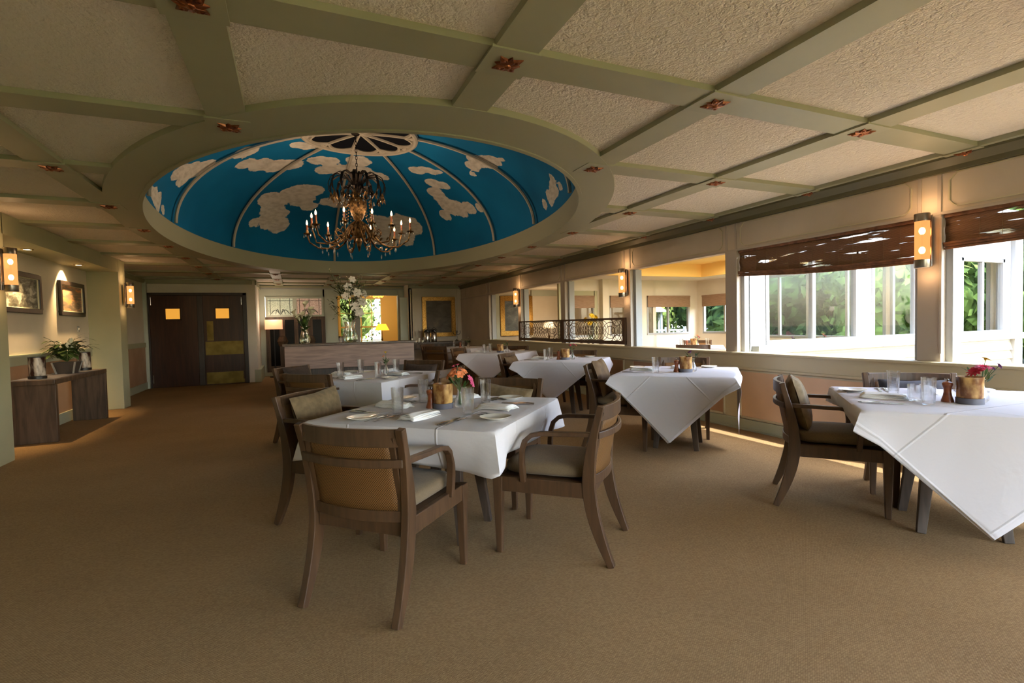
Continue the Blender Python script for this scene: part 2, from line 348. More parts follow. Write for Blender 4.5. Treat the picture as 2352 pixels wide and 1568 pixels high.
def tag(o, label, cat, group=None):
    o['label'] = label; o['category'] = cat
    if group: o['group'] = group
    return o
def thing(name, label, cat, loc=(0, 0, 0), rz=0, group=None):
    o = bpy.data.objects.new(name, None); COL.objects.link(o); o.empty_display_size = .05
    o.location = loc; o.rotation_euler = (0, 0, rz); return tag(o, label, cat, group)
def struct(o): o['kind'] = 'structure'; return o
def kids(o): return [c for c in CHILD.get(o.name, [])]
CHILD = {}
def dup(root, loc, rz, label, group=None):
    ch1 = [c for c in bpy.data.objects if c.parent == root]
    r = root.copy(); COL.objects.link(r); r.location = loc; r.rotation_euler = (0, 0, rz); r['label'] = label
    if group: r['group'] = group
    for c in ch1:
        k = c.copy(); COL.objects.link(k); k.parent = r
        for d in [g for g in bpy.data.objects if g.parent == c]:
            e = d.copy(); COL.objects.link(e); e.parent = k
    return r
class Kit:
    """first call places the prototype itself, later calls copy it"""
    def __init__(s, make): s.make = make; s.root = None
    def put(s, loc, rz, label, group=None):
        if s.root is None:
            s.root = s.make(); s.root.location = loc; s.root.rotation_euler = (0, 0, rz); s.root['label'] = label
            if group: s.root['group'] = group
            return s.root
        return dup(s.root, loc, rz, label, group)
def light(name, typ, loc, energy, color, radius=.05, parent=None, **kw):
    l = bpy.data.lights.new(name, typ); l.energy = energy; l.color = color
    if typ in ('POINT', 'SPOT'): l.shadow_soft_size = radius
    for k, v in kw.items(): setattr(l, k, v)
    o = bpy.data.objects.new(name, l); COL.objects.link(o); o.location = loc
    if parent is not None: o.parent = parent
    return o

SKY_S, SUN_S, EXPO = 1.4, 8.0, 1.5
# ---------------------------------------------------------------- the room
CZ = 2.412                       # underside of the ceiling beams
PZ = 2.445                       # stucco panels above them
EX, EY, EA, EB = .929, 7.25, 2.33, 4.15      # oval dome opening
XL, XR = -3.0, 4.62
def gx(i): return -1.5204 + 1.2246 * i
def gy(j): return 2.1527 + 1.2246 * j

struct(obj('floor', MB().bb(-4.5, 10.4, -5.2, 18.6, -.1, 0), M['carpet']))

# ceiling panels round the oval
mb = MB(); NA = 180; x0, x1, y0, y1 = -3.2, 4.75, -5.2, 15.4
inn, outr = [], []
for k in range(NA):
    a = 2 * PI * k / NA; dx, dy = math.cos(a) * EA, math.sin(a) * EB
    inn.append((EX + dx, EY + dy, PZ))
    t = min(((x1 - EX) / dx if dx > 0 else (x0 - EX) / dx) if abs(dx) > 1e-9 else 1e9, ((y1 - EY) / dy if dy > 0 else (y0 - EY) / dy) if abs(dy) > 1e-9 else 1e9)
    outr.append((EX + dx * t, EY + dy * t, PZ))
mb.add(inn + outr, [(k, (k + 1) % NA, NA + (k + 1) % NA, NA + k) for k in range(NA)])
# corner fillers
for cx_, cy_ in ((x0, y0), (x1, y0), (x1, y1), (x0, y1)):
    near = sorted(range(NA), key=lambda k: (outr[k][0] - cx_) ** 2 + (outr[k][1] - cy_) ** 2)[:2]
    mb.add([outr[near[0]], outr[near[1]], (cx_, cy_, PZ)], [(0, 1, 2)])
ceiling = struct(obj('ceiling', mb, M['stucco']))
struct(obj('trim_1', MB().bb(x0, x1, y0, y1, 4.3, 4.32), M['rib']))     # roof deck above the dome
struct(obj('trim_20', MB().bb(x0 - .02, x0, y0, y1, PZ, 4.3).bb(x1, x1 + .02, y0, y1, PZ, 4.3).bb(x0, x1, y0 - .02, y0, PZ, 4.3).bb(x0, x1, y1, y1 + .02, PZ, 4.3), M['rib']))

OA, OB = EA + .27, EB + .42
def outside_y(x, off=.1):
    """y interval inside the outer ring at this x"""
    q = 1 - ((x - EX) / (OA - off)) ** 2
    return None if q <= 0 else ((OB - off) * math.sqrt(q))
def outside_x(y, off=.1):
    q = 1 - ((y - EY) / (OB - off)) ** 2
    return None if q <= 0 else ((OA - off) * math.sqrt(q))
BW = .2
for i in range(0, 6):
    x = gx(i) if i < 5 else gx(5) - .06; w = BW if i < 5 else .13
    h = outside_y(x); mb = MB(); segs = [(-5.1, 15.2)] if h is None else [(-5.1, EY - h), (EY + h, 15.2)]
    for a, b in segs: mb.bb(x - w / 2, x + w / 2, a, b, CZ, PZ)
    obj('beam', mb, M['beam'], ceiling)
for j in range(-5, 11):
    y = gy(j); h = outside_x(y); mb = MB(); segs = [(-3.0, 4.6)] if h is None else [(-3.0, EX - h), (EX + h, 4.6)]
    for a, b in segs: mb.bb(a, b, y - BW / 2, y + BW / 2, CZ + .002, PZ)
    obj('beam', mb, M['beam'], ceiling)
# plaques with copper rosettes
def rosette_mb():
    m = MB()
    for k in range(8):
        a = k * PI / 4; l = .062 if k % 2 == 0 else .078
        c, s = math.cos(a), math.sin(a)
        m.add([(0, 0, -.016), (c * l * .5 - s * .017, s * l * .5 + c * .017, -.013), (c * l, s * l, -.004), (c * l * .5 + s * .017, s * l * .5 - c * .017, -.013),
               (0, 0, 0), (c * l * .5 - s * .02, s * l * .5 + c * .02, 0), (c * l, s * l, 0), (c * l * .5 + s * .02, s * l * .5 - c * .02, 0)],
              [(0, 1, 2, 3), (1, 5, 6, 2), (3, 2, 6, 7), (0, 4, 5, 1), (0, 3, 7, 4)])
    m.ball((0, 0, -.012), (.018, .018, .012), 10, 6)
    for k in range(4):
        a = k * PI / 2 + PI / 4; m.ball((math.cos(a) * .045, math.sin(a) * .045, -.008), (.012, .012, .008), 8, 5)
    return m
ros = None; pl = None
for i in range(0, 6):
    for j in range(-1, 11):
        x = gx(i) if i < 5 else gx(5) - .06; y = gy(j)
        if ((x - EX) / (OA - .22)) ** 2 + ((y - EY) / (OB - .22)) ** 2 < 1: continue
        if pl is None:
            pl = obj('plaque', MB().bb(-.115, .115, -.115, .115, -.008, .004), M['beam'], ceiling)
            ros = obj('rosette', rosette_mb(), M['copper'], ceiling)
            p_, r_ = pl, ros
        else:
            p_ = pl.copy(); r_ = ros.copy(); COL.objects.link(p_); COL.objects.link(r_); p_.parent = ceiling; r_.parent = ceiling
        p_.location = (x, y, CZ); r_.location = (x, y, CZ - .008)
        if i == 5: p_.scale = (.62, 1, 1); r_.scale = (.75, 1, 1)

# oval rim: flat ring, bead and inner drum
def ell(a, ax, by, z): return (EX + ax * math.cos(a), EY + by * math.sin(a), z)
NR = 160
def ring(rings, mname, name):
    m = MB(); n = len(rings)
    vs = [ell(2 * PI * k / NR, ax, by, z) for ax, by, z in rings for k in range(NR)]
    fs = [(i * NR + k, i * NR + (k + 1) % NR, (i + 1) * NR + (k + 1) % NR, (i + 1) * NR + k) for i in range(n - 1) for k in range(NR)]
    m.add(vs, fs); return obj(name, m, M[mname], ceiling, smooth=True)
ring([(OA, OB, PZ), (OA, OB, CZ - .004), (EA + .03, EB + .04, CZ - .004), (EA + .03, EB + .04, CZ - .012), (EA, EB, CZ - .012), (EA, EB, CZ + .02), (EA + .004, EB + .004, 2.65), (EA + .06, EB + .06, 2.65)], 'rim', 'oval_rim')
DZ, DH = 2.65, 1.25
BLOBS = [(-0.48,7.77,3.63,0.13),(-0.56,7.81,3.6,0.11),(-0.41,7.76,3.66,0.08),(-0.52,8.19,3.59,0.13),(-0.33,8.37,3.65,0.17),(-0.16,8.51,3.69,0.18),(0.03,8.55,3.73,0.17),(0.16,8.58,3.76,0.08),(0.16,7.84,3.82,0.1),(0.28,7.9,3.83,0.11),(0.46,7.92,3.86,0.1),(0.54,7.93,3.86,0.04),(0.46,8.45,3.82,0.14),(0.59,8.49,3.83,0.15),(0.58,8.82,3.79,0.14),(0.79,8.8,3.81,0.18),(1.04,8.4,3.85,0.17),(0.99,8.79,3.81,0.16),(1.16,8.74,3.81,0.13),(1.39,8.86,3.77,0.13),(1.49,8.85,3.76,0.08),(0.19,9.55,3.61,0.19),(0.41,9.6,3.64,0.17),(0.04,9.6,3.56,0.17),(-0.28,9.61,3.45,0.18),(-0.14,9.77,3.46,0.19),(0.23,9.87,3.54,0.21),(-0.27,9.98,3.34,0.21),(-0.09,10.22,3.33,0.11),(-0.31,10.22,3.21,0.2),(-0.17,10.48,3.17,0.17),(-0.55,10.05,3.12,0.09),(0.36,10.17,3.48,0.13),(0.68,10.04,3.56,0.13),(0.84,10.04,3.58,0.18),(-1.01,7.69,3.33,0.15),(-1.1,7.56,3.26,0.15),(-1.19,7.36,3.17,0.12),(-1.19,7.63,3.15,0.11),(-0.97,7.71,3.36,0.13),(-1.22,7.31,3.13,0.08),(-1.21,7.04,3.15,0.07),(-1.38,7.01,2.8,0.08),(-1.39,7.24,2.77,0.11),(-1.39,7.48,2.73,0.05),(-1.37,6.84,2.8,0.07),(1.92,8.23,3.74,0.11),(2.01,8.1,3.73,0.08),(2.12,8.06,3.7,0.09),(2.22,7.96,3.67,0.05),(2.25,8.44,3.61,0.13),(2.39,8.34,3.57,0.1),(2.36,8.72,3.53,0.14),(2.48,8.8,3.46,0.14),(2.63,8.86,3.35,0.18),(2.75,8.7,3.29,0.17),(2.87,8.43,3.24,0.12),(2.65,9.19,3.26,0.11),(2.95,8.18,3.2,0.08),(2.5,6.96,3.57,0.14),(2.59,6.8,3.52,0.13),(2.51,7.23,3.57,0.1),(2.63,6.63,3.48,0.1),(2.59,7.44,3.52,0.06),(2.66,6.45,3.45,0.04),(2.98,5.63,2.99,0.07),(3.04,5.71,2.9,0.1),(3.11,5.95,2.85,0.1),(3.16,6.21,2.83,0.07),(3.0,5.48,2.87,0.06),(1.7,10.5,3.31,0.22),(1.88,10.49,3.24,0.26),(2.1,10.24,3.25,0.26),(2.22,10.12,3.23,0.2),(1.81,10.79,3.1,0.22),(2.14,10.51,3.07,0.18),(1.64,10.9,3.11,0.16)]
nu, nv = 220, 60; m = MB(); cl = []
for j in range(nv + 1):
    ph = PI / 2 * j / nv; s = math.cos(ph); zz = DZ + DH * math.sin(ph)
    if j == nv: s = .0005
    for k in range(nu):
        a = 2 * PI * k / nu; p = (EX + (EA + .02) * s * math.cos(a), EY + (EB + .02) * s * math.sin(a), zz); m.v.append(p)
        v = 0.0
        for bx, by, bz, br in BLOBS:
            d = math.sqrt((p[0] - bx) ** 2 + (p[1] - by) ** 2 + (p[2] - bz) ** 2) / br
            if d < 1.7: v = max(v, 1.0 - .55 * d)
        cl.append(max(0.0, min(1.0, v)))
for j in range(nv):
    for k in range(nu): m.f.append((j * nu + k, (j + 1) * nu + k, (j + 1) * nu + (k + 1) % nu, j * nu + (k + 1) % nu))
me = bpy.data.meshes.new('dome_shell'); me.from_pydata(m.v, [], m.f); me.materials.append(M['domeblue'])
at = me.attributes.new('cloud', 'FLOAT', 'POINT'); at.data.foreach_set('value', cl); me.shade_smooth()
dome = bpy.data.objects.new('dome_shell', me); COL.objects.link(dome); dome.parent = ceiling
def dpt(a, s, inset=.03):
    s2 = max(0, 1 - s * s); return Vector((EX + (EA - inset) * s * math.cos(a), EY + (EB - inset) * s * math.sin(a), DZ + (DH - inset) * math.sqrt(s2)))
OS = .27; OR = .74
RIBS = [math.atan2(math.sin(R(x)) / EB, math.cos(R(x)) / EA) for x in (165, 125, 91, 58, 21, -16, -51, -87, -123, -159)]
for a in RIBS:
    s1 = OR / math.hypot(EA * math.cos(a), EB * math.sin(a)); P = [dpt(a, math.cos(math.acos(s1) * q / 26)) for q in range(27)]
    obj('dome_rib', MB().tube(P, .022, 6), M['rib'], ceiling, smooth=True)

def dpo(a, f=1.0, dz=.03):
    x, y = OR * f * math.cos(a), OR * f * math.sin(a); s2 = (x / EA) ** 2 + (y / EB) ** 2
    return Vector((EX + x, EY + y, DZ + DH * math.sqrt(1 - s2) - dz))
mb = MB().tube([dpo(2 * PI * k / 64) for k in range(65)], .04, 8)
# petals of the oculus: looping tracery
for q in range(10):
    a = R(21 + 36 * q)
    mb.tube([dpo(a, u / 6) for u in range(7)], .024, 6)
    mb.tube([dpo(a + R(36) * u / 8, .80 + .17 * math.sin(PI * u / 8)) for u in range(9)], .024, 6)
    mb.ball(tuple(dpo(a, .95)), (.05, .05, .03), 8, 5)
obj('oculus_tracery', mb, M['rib'], ceiling, smooth=True)
m = MB(); vs = [dpo(2 * PI * k / 48, 1, .012) for k in range(48)]; cc = dpo(0, 0, .012)
m.add(vs + [cc], [(k, (k + 1) % 48, 48) for k in range(48)]); obj('oculus_pane', m, M['night'], ceiling)
# small air vents in the panels
for (x, y) in ((-1.35, 9.4), (1.0, 12.9)):
    v_ = obj('air_vent', MB().bb(-.2, .2, -.06, .06, -.012, 0).bb(-.18, .18, -.035, -.02, -.018, -.012).bb(-.18, .18, .02, .035, -.018, -.012), M['whitep'], ceiling, loc=(x, y, PZ))

# ------------------------------------------------ right wall with its row of openings
POSTS = [2.42 + 1.975 * k for k in range(-3, 6)]           # centres
WT = .14
mb = MB().bb(XR, XR + WT, -5.2, 14.7, 0, .84); struct(obj('wall_right', mb, M['trim']))
mb = MB().bb(XR, XR + .10, -5.2, 14.7, 2.0, 2.5); struct(obj('wall_right_header', mb, M['taupe'])).name = 'wall_right_upper'
mb = MB().bb(XR, XR + WT, 12.36, 14.7, .84, 2.0); struct(obj('wall_right_end', mb, M['taupe']))
# sill ledge, apron band, mouldings
struct(obj('trim_2', MB().bb(XR - .05, XR + WT + .03, -5.1, 12.36, .84, .866), M['trim'], bevel=.006))
struct(obj('trim_3', MB().bb(XR - .022, XR, -5.1, 14.6, .70, .84), M['trim']))
struct(obj('trim_4', MB().bb(XR - .034, XR, -5.1, 14.6, .672, .70), M['trim'], bevel=.008))
struct(obj('baseboard_right', MB().bb(XR - .025, XR, -5.1, 14.6, 0, .12).bb(XR - .045, XR, -5.1, 14.6, 0, .025), M['base'], bevel=.004))
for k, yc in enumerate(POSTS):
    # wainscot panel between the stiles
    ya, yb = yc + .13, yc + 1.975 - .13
    struct(obj('trim_%d' % (30 + k), MB().bb(XR - .008, XR, ya, yb, .15, .65), M['tanpanel_lit'] if yc < 4 else M['mauve']))
    mm = MB()
    for (a, b, c, d) in ((ya - .02, yb + .02, .13, .15), (ya - .02, yb + .02, .65, .665)): mm.bb(XR - .016, XR, a, b, c, d)
    mm.bb(XR - .016, XR, ya - .02, ya, .13, .665).bb(XR - .016, XR, yb, yb + .02, .13, .665)
    struct(obj('trim_%d' % (50 + k), mm, M['trim']))
for k, yc in enumerate(POSTS):
    if yc > 12.5: continue
    w = .165
    struct(obj('trim_%d' % (70 + k), MB().bb(XR - .012, XR + WT + .012, yc - w / 2, yc + w / 2, .866, 2.0)
               .bb(XR - .02, XR - .012, yc - w / 2 - .008, yc - w / 2 + .012, .93, 1.98), M['postp'], bevel=.006))
    # white casing on the window side of the post
    struct(obj('window_%d' % (20 + k), MB().bb(XR + .05, XR + WT + .02, yc - w / 2 - .05, yc - w / 2, .866, 2.0).bb(XR + .05, XR + WT + .02, yc + w / 2, yc + w / 2 + .05, .866, 2.0), M['whitep'], bevel=.004))
# frieze panels with clipped corners above the openings
def clipped(y0_, y1_, z0_, z1_, c):
    return [(y0_ + c, z0_), (y1_ - c, z0_), (y1_ - c * .55, z0_ + c * .25), (y1_, z0_ + c), (y1_, z1_ - c), (y1_ - c, z1_), (y0_ + c, z1_), (y0_, z1_ - c), (y0_, z0_ + c), (y0_ + c * .55, z0_ + c * .25)]
for k, yc in enumerate(POSTS):
    if yc > 12.5: continue
    pts = [(XR - .004, y, z) for y, z in clipped(yc + .13, yc + 1.975 - .13, 2.05, 2.30, .05)]
    struct(obj('trim_%d' % (90 + k), MB().sweep(pts, .008, .01, side=(1, 0, 0), closed=True), M['trim']))
    struct(obj('trim_%d' % (110 + k), MB().bb(XR - .01, XR, yc - .08, yc - .055, 2.0, 2.31).bb(XR - .01, XR, yc + .055, yc + .08, 2.0, 2.31), M['postp']))
struct(obj('trim_5', MB().bb(XR - .012, XR, -5.1, 14.6, 2.0, 2.022), M['postp']))
# crown moulding along the right wall
def crown(x, sx, ya, yb): return MB().add([(x, ya, 2.31), (x - sx * .035, ya, 2.31), (x - sx * .04, ya, 2.345), (x - sx * .09, ya, 2.395), (x - sx * .1, ya, CZ + .03), (x, ya, CZ + .03),
        (x, yb, 2.31), (x - sx * .035, yb, 2.31), (x - sx * .04, yb, 2.345), (x - sx * .09, yb, 2.395), (x - sx * .1, yb, CZ + .03), (x, yb, CZ + .03)],
        [(0, 1, 7, 6), (1, 2, 8, 7), (2, 3, 9, 8), (3, 4, 10, 9), (4, 5, 11, 10), (0, 6, 11, 5), (0, 5, 4, 3, 2, 1), (6, 7, 8, 9, 10, 11)])
struct(obj('trim_6', crown(XR, 1, -5.1, 14.6), M['crown']))

# window glass of the two openings that look outdoors, with the next ones behind the viewer
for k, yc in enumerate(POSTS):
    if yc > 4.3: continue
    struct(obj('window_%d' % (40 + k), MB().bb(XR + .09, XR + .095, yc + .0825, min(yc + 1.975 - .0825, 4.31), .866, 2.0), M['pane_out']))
# eave outside


# ------------------------------------------------ left side
struct(obj('wall_left_near', MB().bb(-3.2, -2.58, -5.2, 6.60, 0, CZ + .03), M['sage'], bevel=.006)).name = 'wall_left'
struct(obj('wall_left_alcove', MB().bb(-3.2, XL, 6.5, 13.75, 0, PZ), M['cream']))
struct(obj('wall_left_pier', MB().bb(-3.05, -2.58, 10.20, 10.56, 0, CZ + .03), M['sage'], bevel=.006))
struct(obj('trim_8', MB().bb(-3.05, -2.58, 6.58, 10.22, 2.235, CZ + .03), M['sage']))            # soffit over the alcove
struct(obj('trim_9', MB().bb(XL, XL + .03, 6.6, 10.2, .88, 1.0).bb(XL, XL + .04, 6.6, 10.2, .99, 1.01), M['base'], bevel=.004))
struct(obj('trim_10', MB().bb(XL, XL + .012, 6.6, 10.2, .14, .88), M['mauve']))
struct(obj('baseboard_left', MB().bb(XL, XL + .03, 6.6, 10.2, 0, .15).bb(XL, XL + .03, 10.56, 13.6, 0, .15), M['base'], bevel=.004))
struct(obj('trim_11', MB().bb(XL, XL + .03, 10.56, 13.6, .92, 1.02), M['sage'], bevel=.004))
struct(obj('trim_12', MB().bb(XL, XL + .012, 10.56, 13.6, .15, .92), M['mauve']))
struct(obj('trim_13', MB().bb(XL, XL + .05, 10.56, 13.6, 2.33, CZ), M['beam']))

# ------------------------------------------------ door wall
YD = 13.6
struct(obj('wall_door', MB().bb(-3.2, -.79, YD, YD + .2, 2.1, PZ).bb(-3.2, -2.96, YD, YD + .2, 0, 2.1).bb(-.98, -.79, YD, YD + .2, 0, 2.1), M['cream'])).name = 'wall_far_doors'
struct(obj('trim_15', MB().bb(-3.02, -2.93, YD - .1, YD, 0, 2.36), M['bluegrey'], bevel=.01))
struct(obj('trim_16', MB().bb(-3.0, -.85, YD - .08, YD, 2.32, CZ), M['beam'], bevel=.01))
struct(obj('wall_side', MB().bb(-.99, -.79, YD + .2, 15.2, 0, PZ), M['cream']))
struct(obj('trim_17', MB().bb(-.86, -.72, YD - .02, 15.2, 0, .3), M['base'], bevel=.005))
struct(obj('trim_18', MB().bb(-.80, -.76, YD, 15.2, 2.31, CZ), M['beam']))

def door(name, x0, x1, plates):
    d = obj(name, MB().bb(x0, x1, YD - .03, YD + .03, 0, 2.06), M['doorwood'], bevel=.006); struct(d)
    xm = (x0 + x1) / 2
    obj('vision_pane', MB().bb(xm - .13 - .02, xm + .15 - .03, YD - .036, YD - .028, 1.53, 1.76), M['door_pane_glow'], d)
    obj('pane_frame', MB().bb(xm - .18, xm + .15, YD - .042, YD - .03, 1.76, 1.785).bb(xm - .18, xm + .15, YD - .042, YD - .03, 1.505, 1.53).bb(xm - .18, xm - .15, YD - .042, YD - .03, 1.505, 1.785).bb(xm + .12, xm + .15, YD - .042, YD - .03, 1.505, 1.785), M['doorwood'], d)
    for z in (.2, 1.93):
        hx = x0 + .03 if not plates else x1 - .03
        obj('hinge', MB().lathe([(.012, -.09), (.012, .09)], 8, (hx, YD - .045, z)), M['steel'], d, smooth=True)
    if plates:
        obj('push_plate', MB().bb(x0 + .07, x0 + .2, YD - .038, YD - .03, 1.02, 1.47), M['brass'], d)
        obj('mid_kick_plate', MB().bb(x0 + .03, x1 - .02, YD - .038, YD - .03, .69, 1.0), M['brass'], d)
        obj('kick_plate', MB().bb(x0 + .03, x1 - .02, YD - .04, YD - .03, .02, .29), M['brass'], d)
    return d
M['door_pane_glow'] = emit('amber_door_pane', (1, .46, .06, 1), .24)  # backlit look put into the pane's own emission
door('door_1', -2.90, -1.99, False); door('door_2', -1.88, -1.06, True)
struct(obj('trim_19', MB().bb(-2.96, -2.90, YD - .05, YD + .05, 0, 2.12).bb(-1.06, -.98, YD - .05, YD + .05, 0, 2.12).bb(-2.96, -.98, YD - .05, YD + .05, 2.06, 2.12).bb(-1.99, -1.88, YD - .05, YD + .05, 0, 2.06), M['doorframe'], bevel=.005))

# ------------------------------------------------ back wall, French doors and the yellow room
YB = 15.2
w = MB()
w.bb(-.79, -.66, YB, YB + .12, 0, PZ).bb(-.66, .84, YB, YB + .12, 2.13, PZ).bb(.80, 1.18, YB, YB + .12, 0, PZ)
w.bb(1.18, 2.86, YB, YB + .12, 2.16, PZ).bb(2.86, 3.2, YB, YB + .12, 0, PZ)
struct(obj('wall_back', w, M['bluegrey']))
struct(obj('trim_21', MB().bb(-.76, 3.02, YB - .05, YB, 2.33, 2.36), M['whitep']))
struct(obj('trim_22', MB().bb(-.76, 3.02, YB - .06, YB, 2.36, CZ), M['beam']))
struct(obj('trim_23', MB().bb(2.86, 3.0, YB - .04, YB, 0, 2.33), M['bluegrey'], bevel=.004))
# leaded transoms
def transom(name, x0, x1, mn):
    t = struct(obj(name, MB().bb(x0 - .05, x1 + .05, YB - .02, YB + .04, 2.08, 2.13).bb(x0 - .05, x1 + .05, YB - .02, YB + .04, 1.58, 1.63).bb(x0 - .05, x0, YB - .02, YB + .04, 1.63, 2.08).bb(x1, x1 + .05, YB - .02, YB + .04, 1.63, 2.08), M['bluegrey']))
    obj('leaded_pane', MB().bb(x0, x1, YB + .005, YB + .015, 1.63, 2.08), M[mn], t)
    l = MB(); xm = (x0 + x1) / 2; yy = YB - .002
    for x in (x0 + .07, xm, x1 - .07): l.tube([(x, yy, 1.63), (x, yy, 2.08)], .006, 5)
    for z in (2.02,): l.tube([(x0, yy, z), (x1, yy, z)], .006, 5)
    for sgn in (-1, 1):
        l.tube([(xm + sgn * (.02 + .2 * q / 10), yy, 1.65 + .1 * math.sin(PI * q / 10) + .02) for q in range(11)], .009, 5)
        l.tube([(xm + sgn * (.02 + .1 * q / 10), yy, 1.65 + .14 * math.sin(PI * q / 10)) for q in range(11)], .007, 5)
    obj('leading', l, M['lead'], t, smooth=True)
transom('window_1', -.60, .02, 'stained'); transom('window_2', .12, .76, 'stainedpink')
# dark glazed double doors below
fd = struct(obj('door_3', MB().bb(-.66, .84, YB - .03, YB + .04, 1.5, 1.58).bb(-.66, .84, YB - .03, YB + .04, .1, .26).bb(-.66, -.56, YB - .03, YB + .04, .26, 1.5).bb(.04, .14, YB - .04, YB + .04, .26, 1.5).bb(.74, .84, YB - .03, YB + .04, .26, 1.5), M['console']))
obj('glass_pane', MB().bb(-.56, .04, YB + .005, YB + .015, .26, 1.5), M['darkglass'], fd)
obj('glass_pane', MB().bb(.14, .74, YB + .005, YB + .015, .26, 1.5), M['darkglass'], fd)
for xm in (-.26, .44):
    obj('carved_splat', MB().bb(xm - .07, xm + .07, YB - .025, YB, .26, 1.5).lathe([(.0, -.15), (.09, -.13), (.14, 0), (.09, .13), (0, .15)], 20, (xm, YB - .012, .92)), M['console'], fd)
struct(obj('trim_24', MB().bb(-.76, .86, YB - .06, YB, .0, .1), M['base']))
# yellow room beyond the opening
struct(obj('wall_beyond', MB().bb(.9, 1.05, YB + .12, 18.6, 0, PZ).bb(.9, 1.45, 18.5, 18.6, 0, PZ).bb(2.95, 3.9, 18.5, 18.6, 0, PZ).bb(1.45, 2.95, 18.5, 18.6, 2.25, PZ).bb(1.45, 2.95, 18.5, 18.6, 0, .35).bb(3.6, 3.75, YB + .12, 18.6, 0, PZ), M['yellow']))
struct(obj('ceiling_beyond', MB().bb(.9, 3.9, YB + .1, 18.7, 2.5, 2.55), M['yellow']))
struct(obj('trim_25', MB().bb(1.60, 1.82, YB + .35, YB + .45, 0, 2.16), M['whitep']))
wm = MB().bb(1.45, 2.95, 18.48, 18.54, 1.24, 1.29).bb(1.45, 1.52, 18.46, 18.56, .35, 2.25).bb(2.88, 2.95, 18.46, 18.56, .35, 2.25).bb(2.18, 2.22, 18.48, 18.54, .35, 2.25)
for x in (1.83, 2.56): wm.bb(x - .01, x + .01, 18.5, 18.53, .35, 2.25)
for z in (.8, 1.75): wm.bb(1.5, 2.9, 18.5, 18.53, z - .01, z + .01)
struct(obj('window_3', wm, M['yellow']))
struct(obj('window_4', MB().bb(1.45, 2.95, 18.505, 18.51, .35, 2.25), M['pane']))
# hinged shutter leaf beside the opening
s_ = tag(obj('shutter', MB().bb(-.13, .13, -.02, .02, .0, 2.06), M['shutter'], bevel=.004, loc=(2.98, 14.8, .02), rz=R(-12)), 'pale blue grey hinged shutter leaf beside the yellow room opening', 'shutter')

# painting wall
YP = 14.6
struct(obj('wall_back_alcove', MB().bb(3.06, 4.7, YP, YP + .12, 0, PZ).bb(3.06, 3.16, YP, YB + .1, 0, PZ), M['cream'])).name = 'wall_far_painting'
struct(obj('trim_26', MB().bb(3.06, 4.6, YP - .05, YP, 2.33, CZ), M['beam']))
struct(obj('trim_27', MB().bb(3.1, 3.13, YP - .02, YP, .1, 2.3).bb(4.5, 4.53, YP - .02, YP, .1, 2.3), M['cream']))
# closing wall behind the viewer, its unseen glazing added to bring in daylight
struct(obj('wall_near', MB().bb(-3.2, 4.76, -5.2, -5.1, 0, .12).bb(-3.2, 4.76, -5.2, -5.1, 2.32, 2.5).bb(-3.2, -2.55, -5.2, -5.1, .12, 2.32).bb(-2.6, .6, -5.2, -5.1, .12, 2.32).bb(2.5, 2.6, -5.2, -5.1, .12, 2.32).bb(4.5, 4.76, -5.2, -5.1, .12, 2.32), M['cream']))
struct(obj('window_5', MB().bb(.6, 4.5, -5.155, -5.15, .12, 2.32), M['pane']))

# ------------------------------------------------ sunroom beyond the openings
SX0, SX1, SY0, SY1 = 4.76, 10.2, 4.35, 10.9
c_ = MB(); tx0, tx1, ty0, ty1 = 6.3, 9.3, 5.6, 9.8
c_.bb(SX0 - .02, SX1 + .2, SY0, ty0, 2.3, 2.36).bb(SX0 - .02, SX1 + .2, ty1, SY1 + .1, 2.3, 2.36).bb(SX0 - .02, tx0, ty0, ty1, 2.3, 2.36).bb(tx1, SX1 + .2, ty0, ty1, 2.3, 2.36).bb(SX0 - .02, 8.7, SY1 + .1, 14.8, 2.3, 2.36)
struct(obj('ceiling_sunroom', c_, M['cream']))
light('sunroom_fill_light', 'AREA', (7.8, 7.7, 2.5), 60, (1, .84, .6), size=2.4)  # area lamp added to brighten the sunroom; no fixture modelled
struct(obj('ceiling_tray', MB().bb(tx0 - .05, tx0 + .012, ty0 - .05, ty1 + .05, 2.295, 2.62).bb(tx1 - .012, tx1 + .05, ty0 - .05, ty1 + .05, 2.295, 2.62).bb(tx0, tx1, ty0 - .05, ty0 + .012, 2.295, 2.62).bb(tx0, tx1, ty1 - .012, ty1 + .05, 2.295, 2.62).bb(tx0, tx1, ty0, ty1, 2.6, 2.64), M['tray']))
# outdoor roof over the sunroom
struct(obj('trim_28', MB().bb(SX0 - .02, SX1 + .5, SY0 - .35, 14.9, 2.66, 2.72).bb(SX0 - .02, SX1 + .5, SY0 - .36, SY0 - .33, 2.5, 2.72), M['whitep']))
